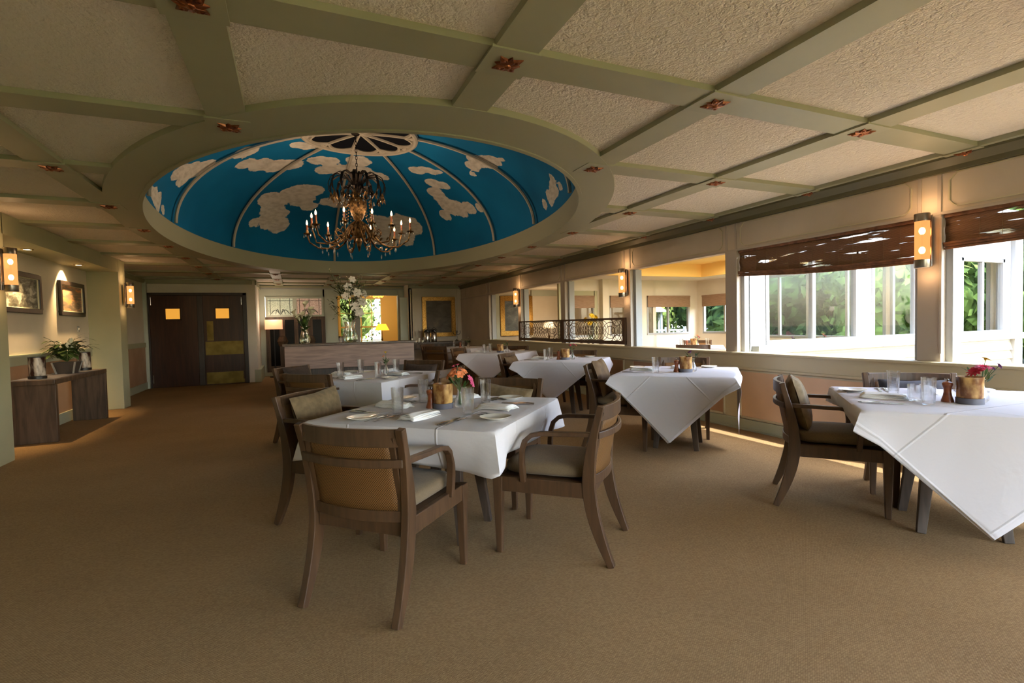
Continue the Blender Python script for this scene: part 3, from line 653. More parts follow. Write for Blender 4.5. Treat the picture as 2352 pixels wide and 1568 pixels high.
# far wall (faces the viewer) and its windows
def window_wall(name, mn, x0, x1, y, openings, zs, zt, ztop, t=.1, axis='x'):
    m = MB(); cur = x0
    def put(a, b, z0, z1):
        if b - a < 1e-4: return
        if axis == 'x': m.bb(a, b, y, y + t, z0, z1)
        else: m.bb(y, y + t, a, b, z0, z1)
    for a, b in openings:
        put(cur, a, 0, ztop); put(a, b, 0, zs); put(a, b, zt, ztop); cur = b
    put(cur, x1, 0, ztop); return struct(obj(name, m, M[mn]))
window_wall('wall_sunroom_far', 'cream', 6.0, 10.3, SY1, [(6.08, 6.9), (7.35, 8.30), (8.50, 9.92)], .88, 1.9, 2.36)
struct(obj('wall_sunroom_outer', MB().bb(SX1, SX1 + .1, SY0, 9.15, 0, .80).bb(SX1, SX1 + .1, SY0, 9.15, 2.22, 2.36).bb(SX1, SX1 + .1, 9.15, SY1, 0, .88).bb(SX1, SX1 + .1, 9.15, SY1, 1.9, 2.36).bb(SX1, SX1 + .1, SY0, 4.5, .8, 2.22).bb(SX1, SX1 + .1, 5.98, 6.06, .8, 2.22).bb(SX1, SX1 + .1, 7.54, 7.62, .8, 2.22).bb(SX1, SX1 + .1, 9.08, 9.2, .8, 2.22).bb(SX1, SX1 + .1, 10.7, SY1, .88, 1.9), M['cream']))
wn = 60
def pane_set(a, b, y, zs, zt, axis='x', mull=True, mn='whitep'):
    global wn
    m = MB(); g = MB(); f = .05; w_ = .06
    def P_(m_, p, q, z0, z1, d0, d1):
        if axis == 'x': m_.bb(p, q, y + d0, y + d1, z0, z1)
        else: m_.bb(y + d0, y + d1, p, q, z0, z1)
    P_(m, a, a + f, zs, zt, -.01, w_); P_(m, b - f, b, zs, zt, -.01, w_); P_(m, a, b, zs, zs + f, -.02, w_); P_(m, a, b, zt - f, zt, -.01, w_)
    if mull: P_(m, (a + b) / 2 - .025, (a + b) / 2 + .025, zs, zt, 0, w_)
    P_(g, a + f, b - f, zs + f, zt - f, .025, .03)
    fr = struct(obj('window_%d' % wn, m, M[mn], bevel=.003)); wn += 1
    obj('glass_pane', g, M['pane'], fr)
def shade_blind(a, b, y, axis, label):
    m = MB()
    if axis == 'x': m.bb(a + .01, b - .01, y - .04, y - .02, 1.60, 1.88).bb(a + .01, b - .01, y - .05, y - .01, 1.86, 1.9)
    else: m.bb(y - .04, y - .02, a + .01, b - .01, 1.60, 1.88).bb(y - .05, y - .01, a + .01, b - .01, 1.86, 1.9)
    tag(obj('bamboo_blind', m, M['sunblind']), label, 'blind', 'half drawn sunroom blinds')
M['sunblind'] = noisy(mat('plain_brown_blind', rgb(150, 120, 96), .7), rgb(140, 110, 86), rgb(160, 130, 106), 8, (1, 1, 12))
for (a, b), lb in zip([(6.08, 6.9), (7.35, 8.30), (8.50, 9.92)], ('brown blind inside the sage framed window above the sunflowers', 'brown blind on the narrow window by the slim cream post', 'brown blind over the wide window looking at the white fence')):
    pane_set(a, b, SY1, .88, 1.9, mull=b - a > 1); shade_blind(a, b, SY1, 'x', lb)
for a, b in [(4.5, 5.98), (6.06, 7.54), (7.62, 9.08)]: pane_set(a, b, SX1, .80, 2.22, axis='y')
pane_set(9.2, 10.7, SX1, .88, 1.9, axis='y'); shade_blind(9.2, 10.7, SX1, 'y', 'brown blind of the outer window touching the sunroom corner')
# posts inside the sunroom
struct(obj('trim_29', MB().bb(7.05, 7.22, 10.74, SY1, 0, 2.3), M['cream']))
# end wall of the sunroom, white outside: windows face the terrace
EW = [(4.98, 6.60), (6.87, 8.74), (8.87, 10.02)]
window_wall('wall_sunroom_end', 'whitep', SX0 - .02, 10.3, SY0 - .1, EW, .93, 2.05, 2.66)
for a, b in EW: pane_set(a, b, SY0 - .1, .93, 2.05)
struct(obj('trim_40', MB().bb(SX0, 10.45, SY0 - .2, SY0 - .1, .84, .93).bb(10.2, 10.42, SY0 - .16, SY0 + .12, 0, 2.6), M['whitep'], bevel=.006))
sd = MB()
for k in range(6): sd.add([(SX0, SY0 - .135, .02 + .13 * k), (10.2, SY0 - .135, .02 + .13 * k), (10.2, SY0 - .102, .15 + .13 * k), (SX0, SY0 - .102, .15 + .13 * k), (SX0, SY0 - .1, .02 + .13 * k), (10.2, SY0 - .1, .02 + .13 * k)], [(0, 1, 2, 3), (0, 4, 5, 1)])
struct(obj('trim_41', sd, M['siding']))
# room behind the sunroom with the second gilt painting
struct(obj('wall_lobby', MB().bb(4.74, 8.8, 14.7, 14.8, 0, 2.36).bb(8.7, 8.8, 10.9, 14.8, 0, 2.36), M['cream']))
struct(obj('trim_42', MB().bb(5.72, 5.86, 14.62, 14.7, 0, 2.3).bb(4.78, 4.98, 14.6, 14.7, 0, 2.3).bb(6.95, 8.3, 14.6, 14.7, 2.12, 2.3), M['bluegrey']))
struct(obj('trim_43', MB().bb(5.9, 6.08, SY1 - .02, SY1 + .06, 0, 2.3).bb(6.08, 6.9, SY1 - .03, SY1 + .02, 1.9, 2.02).bb(6.88, 6.98, SY1 - .03, SY1 + .02, .8, 2.02), M['sage']))
# ---------------------------------------------------------------- chairs
def rear_leg_path():
    return [(0, -.345), (.12, -.296), (.25, -.256), (.38, -.236), (.50, -.240), (.64, -.262), (.815, -.306)]
def make_chair():
    t = thing('dining_armchair', 'x', 'chair')
    W = .245; wd = M['chairwood']
    for s in (-1, 1):
        P = [Vector((s * W, y, z)) for z, y in rear_leg_path()]
        # smooth the profile
        Q = []
        for i in range(len(P) - 1):
            p0, p1, p2, p3 = P[max(i - 1, 0)], P[i], P[i + 1], P[min(i + 2, len(P) - 1)]
            for k in range(4):
                u = k / 4; Q.append(.5 * ((2 * p1) + (p2 - p0) * u + (2 * p0 - 5 * p1 + 4 * p2 - p3) * u * u + (3 * p1 - p0 - 3 * p2 + p3) * u ** 3))
        Q.append(P[-1]); n = len(Q)
        for q in Q:
            if q.z > .36: q.x = s * (W - .02 * (q.z - .36) / .44 * -1)
        H = [.034 + .034 * math.sin(PI * min(1, q.z / .72)) ** 1.0 for q in Q]
        obj('leg', MB().sweep(Q, .036, H, side=(1, 0, 0)), wd, t, bevel=.004)
        F = [(s * (W + .002), .262, 0), (s * W, .262, .42)]
        obj('leg', MB().sweep(F, [.032, .046], [.030, .056], side=(1, 0, 0)), wd, t, bevel=.004)
    sf = MB()
    for s in (-1, 1): sf.box((s * W, .01, .379), (.03, .47, .08))
    sf.box((0, .262, .379), (.45, .03, .08)).box((0, -.232, .379), (.45, .03, .08)).box((0, .01, .412), (.46, .47, .012))
    obj('seat_frame', sf, wd, t, bevel=.004)
    # curved back: wooden surround and cane infill
    zy = lambda z: -.240 - .062 * (z - .50) / .315 if z > .50 else -.238
    sag = lambda x: -.048 * (1 - (x / .25) ** 2)
    bf = MB()
    bf.sweep([(x, zy(.775) + sag(x), .775) for x in [(-.25 + .5 * i / 14) for i in range(15)]], .022, .075)
    bf.sweep([(x, zy(.43) + sag(x), .430) for x in [(-.235 + .47 * i / 14) for i in range(15)]], .022, .05)
    for s in (-1, 1): bf.sweep([(s * .222, zy(z) + sag(.222), z) for z in (.43, .5, .6, .7, .78)], .03, .022, side=(1, 0, 0))
    obj('backrest_frame', bf, wd, t, bevel=.003)
    cp = MB().grid(lambda u, v: ((-.215 + .43 * u), zy(.45 + .30 * v) + sag(-.215 + .43 * u), .45 + .30 * v), 13, 8)
    obj('cane_panel', cp, M['cane'], t, smooth=True, solid=.012)
    for s in (-1, 1):
        A = [(s * (W + .012), .115, .40), (s * (W + .018), .12, .50), (s * (W + .022), .115, .57), (s * (W + .022), .098, .62), (s * (W + .022), .062, .652), (s * (W + .022), .01, .664), (s * (W + .020), -.09, .666), (s * (W + .012), -.2, .668), (s * (W + .006), -.275, .668)]
        obj('armrest', MB().sweep(A, [.036] * 9, [.03, .028, .026, .025, .024, .023, .023, .023, .023], side=(1, 0, 0)), wd, t, bevel=.004)
    bb_ = [(x, -.288 - .058 * (1 - (x / .26) ** 2), .668) for x in [(-.262 + .524 * i / 16) for i in range(17)]]
    obj('back_rail', MB().sweep(bb_, .02, .036), wd, t, bevel=.004)
    def cu(u, v):
        a = 2 * PI * u; b = PI * (v - .5); n_ = .32; e = lambda w, p: math.copysign(abs(w) ** p, w)
        x = .222 * e(math.cos(a), n_) * e(math.cos(b), .35); y = .012 + .238 * e(math.sin(a), n_) * e(math.cos(b), .35)
        z = .458 + .041 * e(math.sin(b), .6) + (.008 * math.cos(x * 6) * math.cos(y * 6) if v > .5 else 0); return (x, y, z)
    obj('seat_cushion', MB().grid(cu, 40, 14, closed_u=True), M['cushion'], t, smooth=True, ang=70)
    return t
CH = Kit(make_chair)
def pillow_mb(w=.40, h=.32, th=.13):
    def fn(u, v, sg):
        x = (u - .5) * 2; y = (v - .5) * 2
        q = (1 - abs(x) ** 2.6) * (1 - abs(y) ** 2.6); t_ = th / 2 * max(q, 0) ** .45
        pinch = 1 - .07 * (1 - abs(x)) * abs(y) ** 2 ; pinch2 = 1 - .07 * (1 - abs(y)) * abs(x) ** 2
        return (x * w / 2 * pinch2, sg * (t_ + .004 * math.sin(7 * x + 3 * y)) , y * h / 2 * pinch)
    m = MB().grid(lambda u, v: fn(u, v, 1), 19, 15); m.grid(lambda u, v: fn(u, v, -1), 19, 15); return m
def pillow(x, y, rz, label, mname, dz=-.01, tilt=.34, w=.40, h=.30, roll=0, fwd=.0, th=.12):
    o = obj('throw_pillow', pillow_mb(w, h, th), M[mname], smooth=True, ang=80); tag(o, label, 'pillow')
    f = Vector((-math.sin(rz), math.cos(rz), 0))
    c = Vector((x, y, 0)) + f * (-.20 + fwd); o.location = (c.x, c.y, .492 + h / 2 + dz)
    o.rotation_euler = (Matrix.Rotation(rz, 3, 'Z') @ Matrix.Rotation(tilt, 3, 'X') @ Matrix.Rotation(roll, 3, 'Y')).to_euler(); return o

# ---------------------------------------------------------------- tables
def make_table(half=.53, legr=.264):
    t = thing('dining_table', 'x', 'table')
    obj('tabletop', MB().box((0, 0, .7145), (2 * half, 2 * half, .035)), M['tablewood'], t, bevel=.004)
    obj('apron', MB().box((0, .2, .68), (.62, .03, .05)).box((0, -.2, .68), (.62, .03, .05)).box((.3, 0, .68), (.03, .42, .05)).box((-.3, 0, .68), (.03, .42, .05)), M['tablewood'], t)
    for sx in (-1, 1):
        for sy in (-1, 1):
            P = [(sx * (legr * .72), sy * (legr * .72), 0), (sx * .11, sy * .11, .705)]
            obj('leg', MB().sweep(P, [.045, .085], [.03, .045], side=(1, 0, 0) if 1 else None), M['tablewood'], t, bevel=.004)
    return t
TAB = Kit(make_table)
def cloth(name, loc, rz, half, drop, flare, label, group=None, zt=.735, seed=1, fold=.0, nside=44, kr=10, rc=.03, diag=False):
    """draped cloth: drop(side, s) hang length along the edge, s in -1..1"""
    m = MB(); rnd = random.Random(seed); ph = [rnd.uniform(0, 6.28) for _ in range(8)]
    per = []
    for k in range(4):
        a = k * PI / 2; c, s_ = math.cos(a), math.sin(a)
        for i in range(nside):
            s = -1 + 2 * i / nside; x, y = s * half, -half
            per.append((x * c - y * s_, x * s_ + y * c, k, s))
    n = len(per)
    rings = []; uvr = []
    # rounded corner outline
    def outn(i):
        x, y, k, s = per[i]; r = math.hypot(x, y); q = max(abs(x), abs(y))
        nx = x if abs(x) >= q - 1e-6 else x * .0; ny = y if abs(y) >= q - 1e-6 else 0
        cr = max(0, (min(abs(x), abs(y)) / half - .86) / .14)
        v1 = Vector((math.copysign(1, x) if abs(x) >= abs(y) else math.copysign(cr, x), math.copysign(1, y) if abs(y) > abs(x) or abs(abs(x) - abs(y)) < 1e-6 else math.copysign(cr, y), 0))
        return v1.normalized()
    NV = [outn(i) for i in range(n)]
    # top: inner rings
    for f in (0.0, .5, .9, .985): uvr.append([(x * f, y * f) for x, y, k, s in per]); rings.append([(x * f, y * f, .001 + zt) for x, y, k, s in per])
    uvr.append([(x, y) for x, y, k, s in per])
    rings.append([(per[i][0] - NV[i].x * 0 + NV[i].x * .006, per[i][1] + NV[i].y * .006, zt - .004) for i in range(n)])
    for q in range(1, kr + 1):
        u = q / kr; rg = []; ur = []
        for i in range(n):
            x, y, k, s = per[i]; d = drop(k, s); t_ = (k + (s + 1) / 2) * 2 * PI / 4
            fl = flare(k, s); off = .010 + (fl * u if fl > 0 else fl * max(0, u - .3) / .7) + fold * u * (math.sin(t_ * 7 + ph[0]) + .6 * math.sin(t_ * 13 + ph[1]))
            nx, ny = ((0, -1), (1, 0), (0, 1), (-1, 0))[k]; ur.append((x + nx * d * u, y + ny * d * u))
            rg.append((x + NV[i].x * off, y + NV[i].y * off, zt - .006 - d * u))
        rings.append(rg); uvr.append(ur)
    for rg in rings: m.v += rg
    cuv = []
    for j in range(len(rings) - 1):
        for i in range(n): m.f.append((j * n + i, j * n + (i + 1) % n, (j + 1) * n + (i + 1) % n, (j + 1) * n + i))
    o = obj(name, m, M['linen'], smooth=True, ang=55, loc=loc, rz=rz); tag(o, label, 'tablecloth', group)
    a_ = R(45) if diag else 0; pts = [(px, py) for r_ in uvr for px, py in r_]
    at_ = o.data.attributes.new('cloth_uv', 'FLOAT_VECTOR', 'POINT'); flat = []
    key = {}
    for (vx, vy, vz), (px, py) in zip(m.v, pts): key[(round(vx, 4), round(vy, 4), round(vz, 4))] = (px, py)
    for v_ in o.data.vertices:
        px, py = key.get((round(v_.co.x, 4), round(v_.co.y, 4), round(v_.co.z, 4)), (v_.co.x, v_.co.y)); flat += [((px * math.cos(a_) - py * math.sin(a_)) / .52 + .5 * 0 + .02, (px * math.sin(a_) + py * math.cos(a_)) / .52 + .02, 0)]
    at_.data.foreach_set('vector', [c for f_ in flat for c in f_])
    q_ = o.modifiers.new('s', 'SOLIDIFY'); q_.thickness = .002; q_.offset = 0
    return o

def drop_square(lo, tip):
    return lambda k, s: lo + tip * max(0, abs(s) - .78) / .22
def drop_diamond(lo, hi, skew=0.0):
    def d(k, s):
        a = skew; return lo + (hi - lo) * max(0, 1 - (abs(s - a) / (1 - a if s > a else 1 + a)))
    return d

# ---------------------------------------------------------------- tableware
def lathe_obj(name, prof, m, seg=20, parent=None, ang=35): return obj(name, MB().lathe(prof, seg), M[m], parent, smooth=True, ang=ang)
def make_glass():
    t = lathe_obj('water_glass', [(0, 0), (.026, 0), (.029, .002), (.036, .15), (.034, .15), (.0275, .022), (0, .018)], 'glass', 24); tag(t, 'x', 'glass'); return t
def make_tumbler():
    t = lathe_obj('tumbler', [(0, 0), (.032, 0), (.035, .003), (.037, .095), (.035, .095), (.032, .016), (0, .013)], 'glass', 24); tag(t, 'x', 'glass'); return t
def make_plate():
    t = lathe_obj('side_plate', [(0, .002), (.042, .002), (.048, .001), (.056, .006), (.080, .014), (.081, .016), (.056, .010), (.045, .006), (0, .006)], 'china', 36); tag(t, 'x', 'plate'); return t
def make_fork():
    m = MB(); P = [(0, -.095, .002), (0, -.05, .004), (0, 0, .005), (0, .03, .004), (0, .05, .003)]
    m.sweep(P, [.014, .009, .006, .008, .022], [.003] * 5, side=(1, 0, 0))
    for k in range(4): m.sweep([(-.0095 + k * .0063, .05, .003), (-.0095 + k * .0063, .075, .006), (-.009 + k * .006, .098, .004)], [.0032, .003, .0018], .0022, side=(1, 0, 0))
    t = obj('fork', m, M['steel'], bevel=0); tag(t, 'x', 'fork'); return t
def make_knife():
    m = MB(); m.sweep([(0, -.11, .003), (0, -.06, .005), (0, -.005, .004)], [.013, .014, .009], [.006, .007, .005], side=(1, 0, 0))
    m.add([(-.004, -.005, .001), (.009, .0, .001), (.010, .06, .001), (.004, .105, .001), (-.003, .11, .001), (-.004, -.005, .003), (.009, 0, .003), (.010, .06, .003), (.004, .105, .003), (-.003, .11, .003)],
          [(4, 3, 2, 1, 0), (5, 6, 7, 8, 9), (0, 1, 6, 5), (1, 2, 7, 6), (2, 3, 8, 7), (3, 4, 9, 8), (4, 0, 5, 9)])
    t = obj('table_knife', m, M['steel']); tag(t, 'x', 'knife'); return t
def make_napkin():
    m = MB()
    for l in range(4):
        def fn(u, v, l=l):
            x = (u - .5) * (.115 - .006 * l) * (1 - .18 * v) + .006 * math.sin(5 * v + l); y = (v - .5) * (.24 - .01 * l)
            z = .004 + .0065 * l + .008 * (1 - abs(2 * u - 1) ** 3) * (.55 + .45 * math.cos(PI * (v - .2))) + .003 * math.sin(9 * u + 4 * v + l)
            return (x, y, z)
        m.grid(fn, 11, 13)
    t = obj('napkin', m, M['napkin'], smooth=True, ang=60, solid=.0025); tag(t, 'x', 'napkin'); return t
def make_mill():
    t = thing('pepper_mill', 'x', 'pepper mill')
    obj('mill_body', MB().lathe([(0, 0), (.030, 0), (.029, .01), (.021, .035), (.0175, .058), (.019, .078), (.024, .088), (.024, .092)], 20), M['millwood'], t, smooth=True)
    obj('mill_cap', MB().lathe([(0, .093), (.0245, .093), (.026, .102), (.022, .110), (.010, .115), (0, .116)], 20), M['millwood'], t, smooth=True)
    obj('knob', MB().lathe([(.004, .115), (.004, .119), (.007, .123), (.005, .129), (0, .130)], 12), M['steel'], t, smooth=True)
    return t
def make_votive():
    t = thing('mica_candle_holder', 'x', 'candle holder')
    obj('slate_base', MB().lathe([(0, 0), (.062, 0), (.062, .032), (0, .032)], 32), M['slate'], t, smooth=True)
    obj('mica_shade', MB().lathe([(.056, .032), (.058, .036), (.060, .145), (.060, .148), (.057, .148), (.054, .036)], 32), M['mica'], t, smooth=True)
    obj('candle', MB().lathe([(0, .032), (.03, .032), (.03, .08), (0, .082)], 16), M['pale'], t, smooth=True)
    return t
def make_vase():
    t = tag(obj('bud_vase', MB().lathe([(0, 0), (.026, 0), (.033, .012), (.034, .03), (.026, .055), (.014, .085), (.012, .10), (.019, .128), (.017, .128), (.010, .10), (.012, .085), (.023, .055), (.030, .03), (.024, .008), (0, .008)], 20), M['glass'], smooth=True), 'x', 'vase'); return t
GL, TU, PLT, FK, KN, NP, ML, VO, VS = (Kit(f) for f in (make_glass, make_tumbler, make_plate, make_fork, make_knife, make_napkin, make_mill, make_votive, make_vase))

def flower_head(m, c, r, petals, nrm=(0, 0, 1), layers=2, curl=.3):
    nv_ = Vector(nrm).normalized(); a = nv_.orthogonal().normalized(); b = nv_.cross(a); c = Vector(c)
    for l in range(layers):
        rr = r * (1 - .3 * l)
        for k in range(petals):
            q = 2 * PI * (k + .5 * l) / petals; d = a * math.cos(q) + b * math.sin(q); sd = nv_.cross(d)
            p0 = c + nv_ * .002 * l; p1 = c + d * rr * .55 + nv_ * rr * (curl + .2 * l); p2 = c + d * rr + nv_ * rr * (curl * .9 + .35 * l); w = rr * 1.7 / petals * 1.3
            m.add([p0, p1 - sd * w, p2 - sd * w * .45, p2 + sd * w * .45, p1 + sd * w], [(0, 1, 4), (1, 2, 3, 4)])
def bouquet(loc, label, heads, seed=1, sprig=4, zt=.75):
    """heads: list of (dx, dy, z, r, material, petals)"""
    t = thing('flower_posy', label, 'flowers', loc, 0); rnd = random.Random(seed); st = MB(); lf = MB()
    by = {}
    for (dx, dy, z, r, mn, pe) in heads:
        b0 = (-dx * .18, -dy * .18, .012); mid = (dx * .12, dy * .12, .115)
        st.tube([b0, (0, 0, .09), mid, (dx * .7, dy * .7, z * .85), (dx, dy, z)], .0018, 5)
        h = MB(); flower_head(h, (dx, dy, z), r, pe, (dx * 2, dy * 2 , .08), 3 if pe > 7 else 2); h.ball((dx, dy, z + .003), r * .25, 8, 5)
        obj('flower', h, M[mn], t)
    for k in range(sprig):
        a = rnd.uniform(0, 6.28); l = rnd.uniform(.03, .06); z = rnd.uniform(.13, .18); st.tube([(0, 0, .03), (0, 0, .1), (math.cos(a) * l, math.sin(a) * l, z)], .0014, 4)
        for q in range(3):
            a2 = a + rnd.uniform(-.8, .8); lf.leaf((math.cos(a) * l * .8, math.sin(a) * l * .8, z - .02), (math.cos(a2) * (l + .03), math.sin(a2) * (l + .03), z + rnd.uniform(-.01, .03)), .014, .004)
    obj('stems', st, M['green'], t, smooth=True); obj('leaves', lf, M['green'], t); return t

# ---------------------------------------------------------------- the tables in the room
ZT = .7385
TABLES = {
 'T1': dict(c=(.825, 2.995), rz=R(-43.5), w='the table with pink and orange flowers'),
 'T2': dict(c=(.72, 5.50), rz=R(-45), w='the table with the small yellow flower'),
 'R0': dict(c=(3.50, 1.72), rz=R(-47.5), w='the window table with red and yellow flowers'),
 'R1': dict(c=(3.477, 3.998), rz=R(-48), w='the window table with one purple flower'),
 'R2': dict(c=(3.43, 6.23), rz=R(-46), w='the table with deep pink flowers by the carved screen'),
 'R3': dict(c=(3.42, 8.62), rz=R(-45), w='the table beyond the deep pink flowers'),
 'R4': dict(c=(3.50, 11.25), rz=R(-45), w='the farthest table near the sideboard'),
}
def loc_of(T, x, y):
    c, s = math.cos(T['rz']), math.sin(T['rz']); return (T['c'][0] + x * c - y * s, T['c'][1] + x * s + y * c)
for key, T in TABLES.items():
    TAB.put((T['c'][0], T['c'][1], 0), T['rz'], {
        'T1': 'dark splay-legged wooden table under the squarely hung white cloth in the middle',
        'T2': 'dark wooden table under the white cloth before the long wooden divider',
        'R0': 'dark splay-legged table nearest the windows under a pointed white cloth',
        'R1': 'dark splay-legged table under the pointed cloth beside the sunlit floor strip',
        'R2': 'dark wooden table under the pointed cloth beside the carved screen',
        'R3': 'dark wooden table under the pointed cloth second from the sideboard',
        'R4': 'dark wooden table under the small-looking cloth next to the sideboard'}[key], 'cloth-covered dining tables')
cloth('tablecloth', (*TABLES['T1']['c'], 0), TABLES['T1']['rz'], .55, lambda k, s: .185 + .02 * math.sin(3 * s + k) + (.02 if k != 3 else -.08) * max(0, abs(s) - .7) / .3, lambda k, s: -.075 + .13 * abs(s) ** 3,
      'white cloth hanging evenly, set for four with pink and orange flowers', zt=ZT - .003, seed=3, fold=.008)
cloth('tablecloth', (*TABLES['T2']['c'], 0), TABLES['T2']['rz'], .545, lambda k, s: .26 + .05 * max(0, abs(s) - .7) / .3, lambda k, s: -.06 + .11 * abs(s) ** 3,
      'white cloth hanging evenly on the table before the wooden divider', zt=ZT - .003, seed=5, fold=.008)
for key, lb, lo, hi, sk, sd_ in (('R0', 'white cloth hanging to a low point, with red and yellow flowers on it', .10, .60, .0, 11), ('R1', 'white cloth with a long pointed drop, single purple flower on it', .07, .60, -.03, 12),
                             ('R2', 'white cloth with diagonal fold creases hanging to a point beside carved screen', .08, .50, .0, 13),
                             ('R3', 'bluish white cloth with pointed drop, second from the sideboard', .08, .50, .0, 14), ('R4', 'small pointed white cloth on the table next to the sideboard', .08, .5, 0, 15)):
    T = TABLES[key]
    cloth('tablecloth', (*T['c'], 0), T['rz'], .53, (lambda k, s, f_=drop_diamond(lo, hi, sk), g_=drop_diamond(lo, .24, sk): g_(k, s) if k in (2, 3) else f_(k, s)), lambda k, s: (.012 + .045 * (abs(s) ** 4)) if k in (0, 1) else .03 - .13 * (1 - abs(s) ** 5), lb, zt=ZT - .003, seed=sd_, fold=.004, kr=12, diag=True)

# chairs: x, y, heading (deg), label
G = 'cane-backed dining armchairs'
CHAIRS = [
 (.415, 2.50, -44.5, 'armchair nearest the viewer, woven cane back turned to the viewer'),
 (1.358, 2.56, 46, 'armchair seen from its side, empty tan seat, beside the nearest armchair'),
 (.29, 3.51, -131, 'armchair holding a plump olive pillow at the table with pink and orange flowers'),
 (1.33, 3.475, 136, 'armchair behind the table with pink and orange flowers, pillow against its back'),
 (3.306, 2.298, -139.5, 'armchair with olive pillow pushed under the cloth by the sunlit windows'),
 (3.89, 2.06, 137, 'armchair with charcoal pillow, back to the windows, orange light on it'),
 (.315, 5.38, -44, 'dark armchair with its back to the viewer at the table before the divider'),
 (1.22, 5.14, 46, 'armchair in front of the wooden divider table, arm crossing its white cloth'),
 (.20, 6.10, -131, 'armchair with a dark pillow before the wooden divider, facing the yellow flower'),
 (1.28, 6.06, 136, 'armchair with dark pillow between yellow flower table and wooden divider'),
 (3.04, 4.31, -137, 'armchair carrying a shiny brown pillow beside the cloth with one purple flower'),
 (3.90, 4.40, 137, 'armchair against the sill behind the cloth with one purple flower'),
 (3.08, 6.72, -136, 'armchair pushed sideways into the creased cloth beside the carved screen'),
 (3.83, 6.62, 137, 'armchair under the carved screen behind the deep pink flowers'),
 (3.08, 9.10, -136, 'armchair pushed against the bluish white cloth near the sideboard'),
 (3.80, 9.00, 137, 'armchair by the sill behind the bluish white cloth'),
 (3.12, 11.7, -136, 'armchair beside the farthest pointed cloth by the sideboard'),
 (2.95, 10.75, -46, 'dark armchair with its back turned, before the farthest pointed cloth'),
]
for x, y, a, lb in CHAIRS: CH.put((x, y, 0), R(a), lb, G)
pillow(.30, 3.50, R(-131), 'plump olive tan pillow standing on the armchair beside the pink and orange flowers', 'pillow', w=.46, h=.34, tilt=.22, roll=.06)
pillow(1.33, 3.475, R(136), 'olive tan pillow leaning behind the table with pink and orange flowers', 'pillow', dz=-.02, roll=-.12, w=.42)
pillow(3.306, 2.298, R(-139.5), 'olive pillow propped upright in the armchair by the sunlit window table', 'pillow', h=.36, w=.38, tilt=.26)
pillow(3.89, 2.06, R(137), 'charcoal pillow on the armchair with its back to the windows', 'charcoal', dz=-.03, h=.32)
pillow(.20, 6.10, R(-131), 'dark brown pillow in the armchair facing the yellow flower', 'pillowdark', dz=.03)
pillow(1.28, 6.06, R(136), 'dark brown pillow in the armchair between yellow flower and divider', 'pillowdark', dz=-.01, w=.44)
pillow(3.04, 4.31, R(-137), 'shiny brown pillow in the armchair next to the purple flower table', 'pillowbrown', h=.38, w=.40, tilt=.3)
pillow(3.08, 6.72, R(-136), 'brown pillow in the armchair by the creased cloth', 'pillowbrown')

WD = {'T1': 'pink and orange flowers', 'T2': 'small yellow flower', 'R0': 'red and yellow flowers', 'R1': 'purple flower', 'R2': 'deep pink flowers', 'R3': 'the bluish white cloth', 'R4': 'the farthest cloth'}
def put(kit, T, x, y, a, label, group, z=ZT):
    p = loc_of(T, x, y); return kit.put((p[0], p[1], z), T['rz'] + a, label, group)
def setting(key, ang, who, glass=True, plate=True, nap=True, cut=True):
    T = TABLES[key]; c, s = math.cos(ang), math.sin(ang); q = lambda x, y: (x * c - y * s, x * s + y * c)
    on = ' on ' + {'T1': 'the middle table', 'T2': 'the divider table', 'R0': 'the nearest window table', 'R1': 'the purple flower table', 'R2': 'the carved screen table', 'R3': 'the bluish cloth'}[key]
    def P_(kit, x, y, a, lb, g, z=ZT): xx, yy = q(x, y); return put(kit, T, xx, yy, ang + a, lb, g, z)
    if plate: P_(PLT, -.265, -.44, 0, 'white side plate ' + who + on, 'white side plates')
    if cut:
        P_(FK, -.195, -.40, R(-8), 'outer fork ' + who + on, 'forks beside the napkins')
        P_(FK, -.145, -.395, R(-8), 'inner fork ' + who + on, 'forks beside the napkins')
        P_(KN, .235, -.385, R(-4), 'inner knife ' + who + on, 'knives beside the napkins')
        P_(KN, .27, -.375, R(-4), 'outer knife ' + who + on, 'knives beside the napkins')
    if nap: P_(NP, .03, -.33, R(-12), 'folded white napkin ' + who + on, 'folded napkins')
    if glass: P_(GL, .24, -.17, 0, 'tall clear water glass ' + who + on, 'tall water glasses')
setting('T1', 0, 'before the nearest armchair'); setting('T1', PI / 2, 'before the side-on empty armchair')
setting('T1', PI, 'before the armchair behind'); setting('T1', -PI / 2, 'before the plump olive pillow')
setting('T2', 0, 'before the dark near chair'); setting('T2', PI / 2, 'before the chair whose arm crosses the cloth')
setting('T2', PI, 'next to the divider', plate=False); setting('T2', -PI / 2, 'before the dark pillow chair')
setting('R0', -PI / 2, 'before the olive pillow'); setting('R0', PI, 'before the charcoal pillow')
setting('R1', -PI / 2, 'before the shiny brown pillow'); setting('R1', PI, 'on the window side', glass=False)
setting('R2', -PI / 2, 'before the sideways chair'); setting('R2', PI, 'on the screen side')
setting('R3', -PI / 2, 'before the pushed-in chair', cut=False); setting('R3', PI, 'on the sill side', cut=False)
CENT = {'T1': ((.82, 3.0), (.755, 3.04), (.92, 2.98)), 'T2': (None, (.84, 5.62), (.885, 5.45)), 'R0': ((3.43, 1.60), (3.40, 1.69), (3.545, 1.60)),
        'R1': ((3.46, 3.86), (3.40, 3.92), (3.56, 3.87)), 'R2': ((3.40, 6.12), (3.33, 6.18), (3.50, 6.10)), 'R3': ((3.40, 8.5), None, (3.52, 8.46)), 'R4': (None, (3.50, 11.2), (3.66, 11.1))}
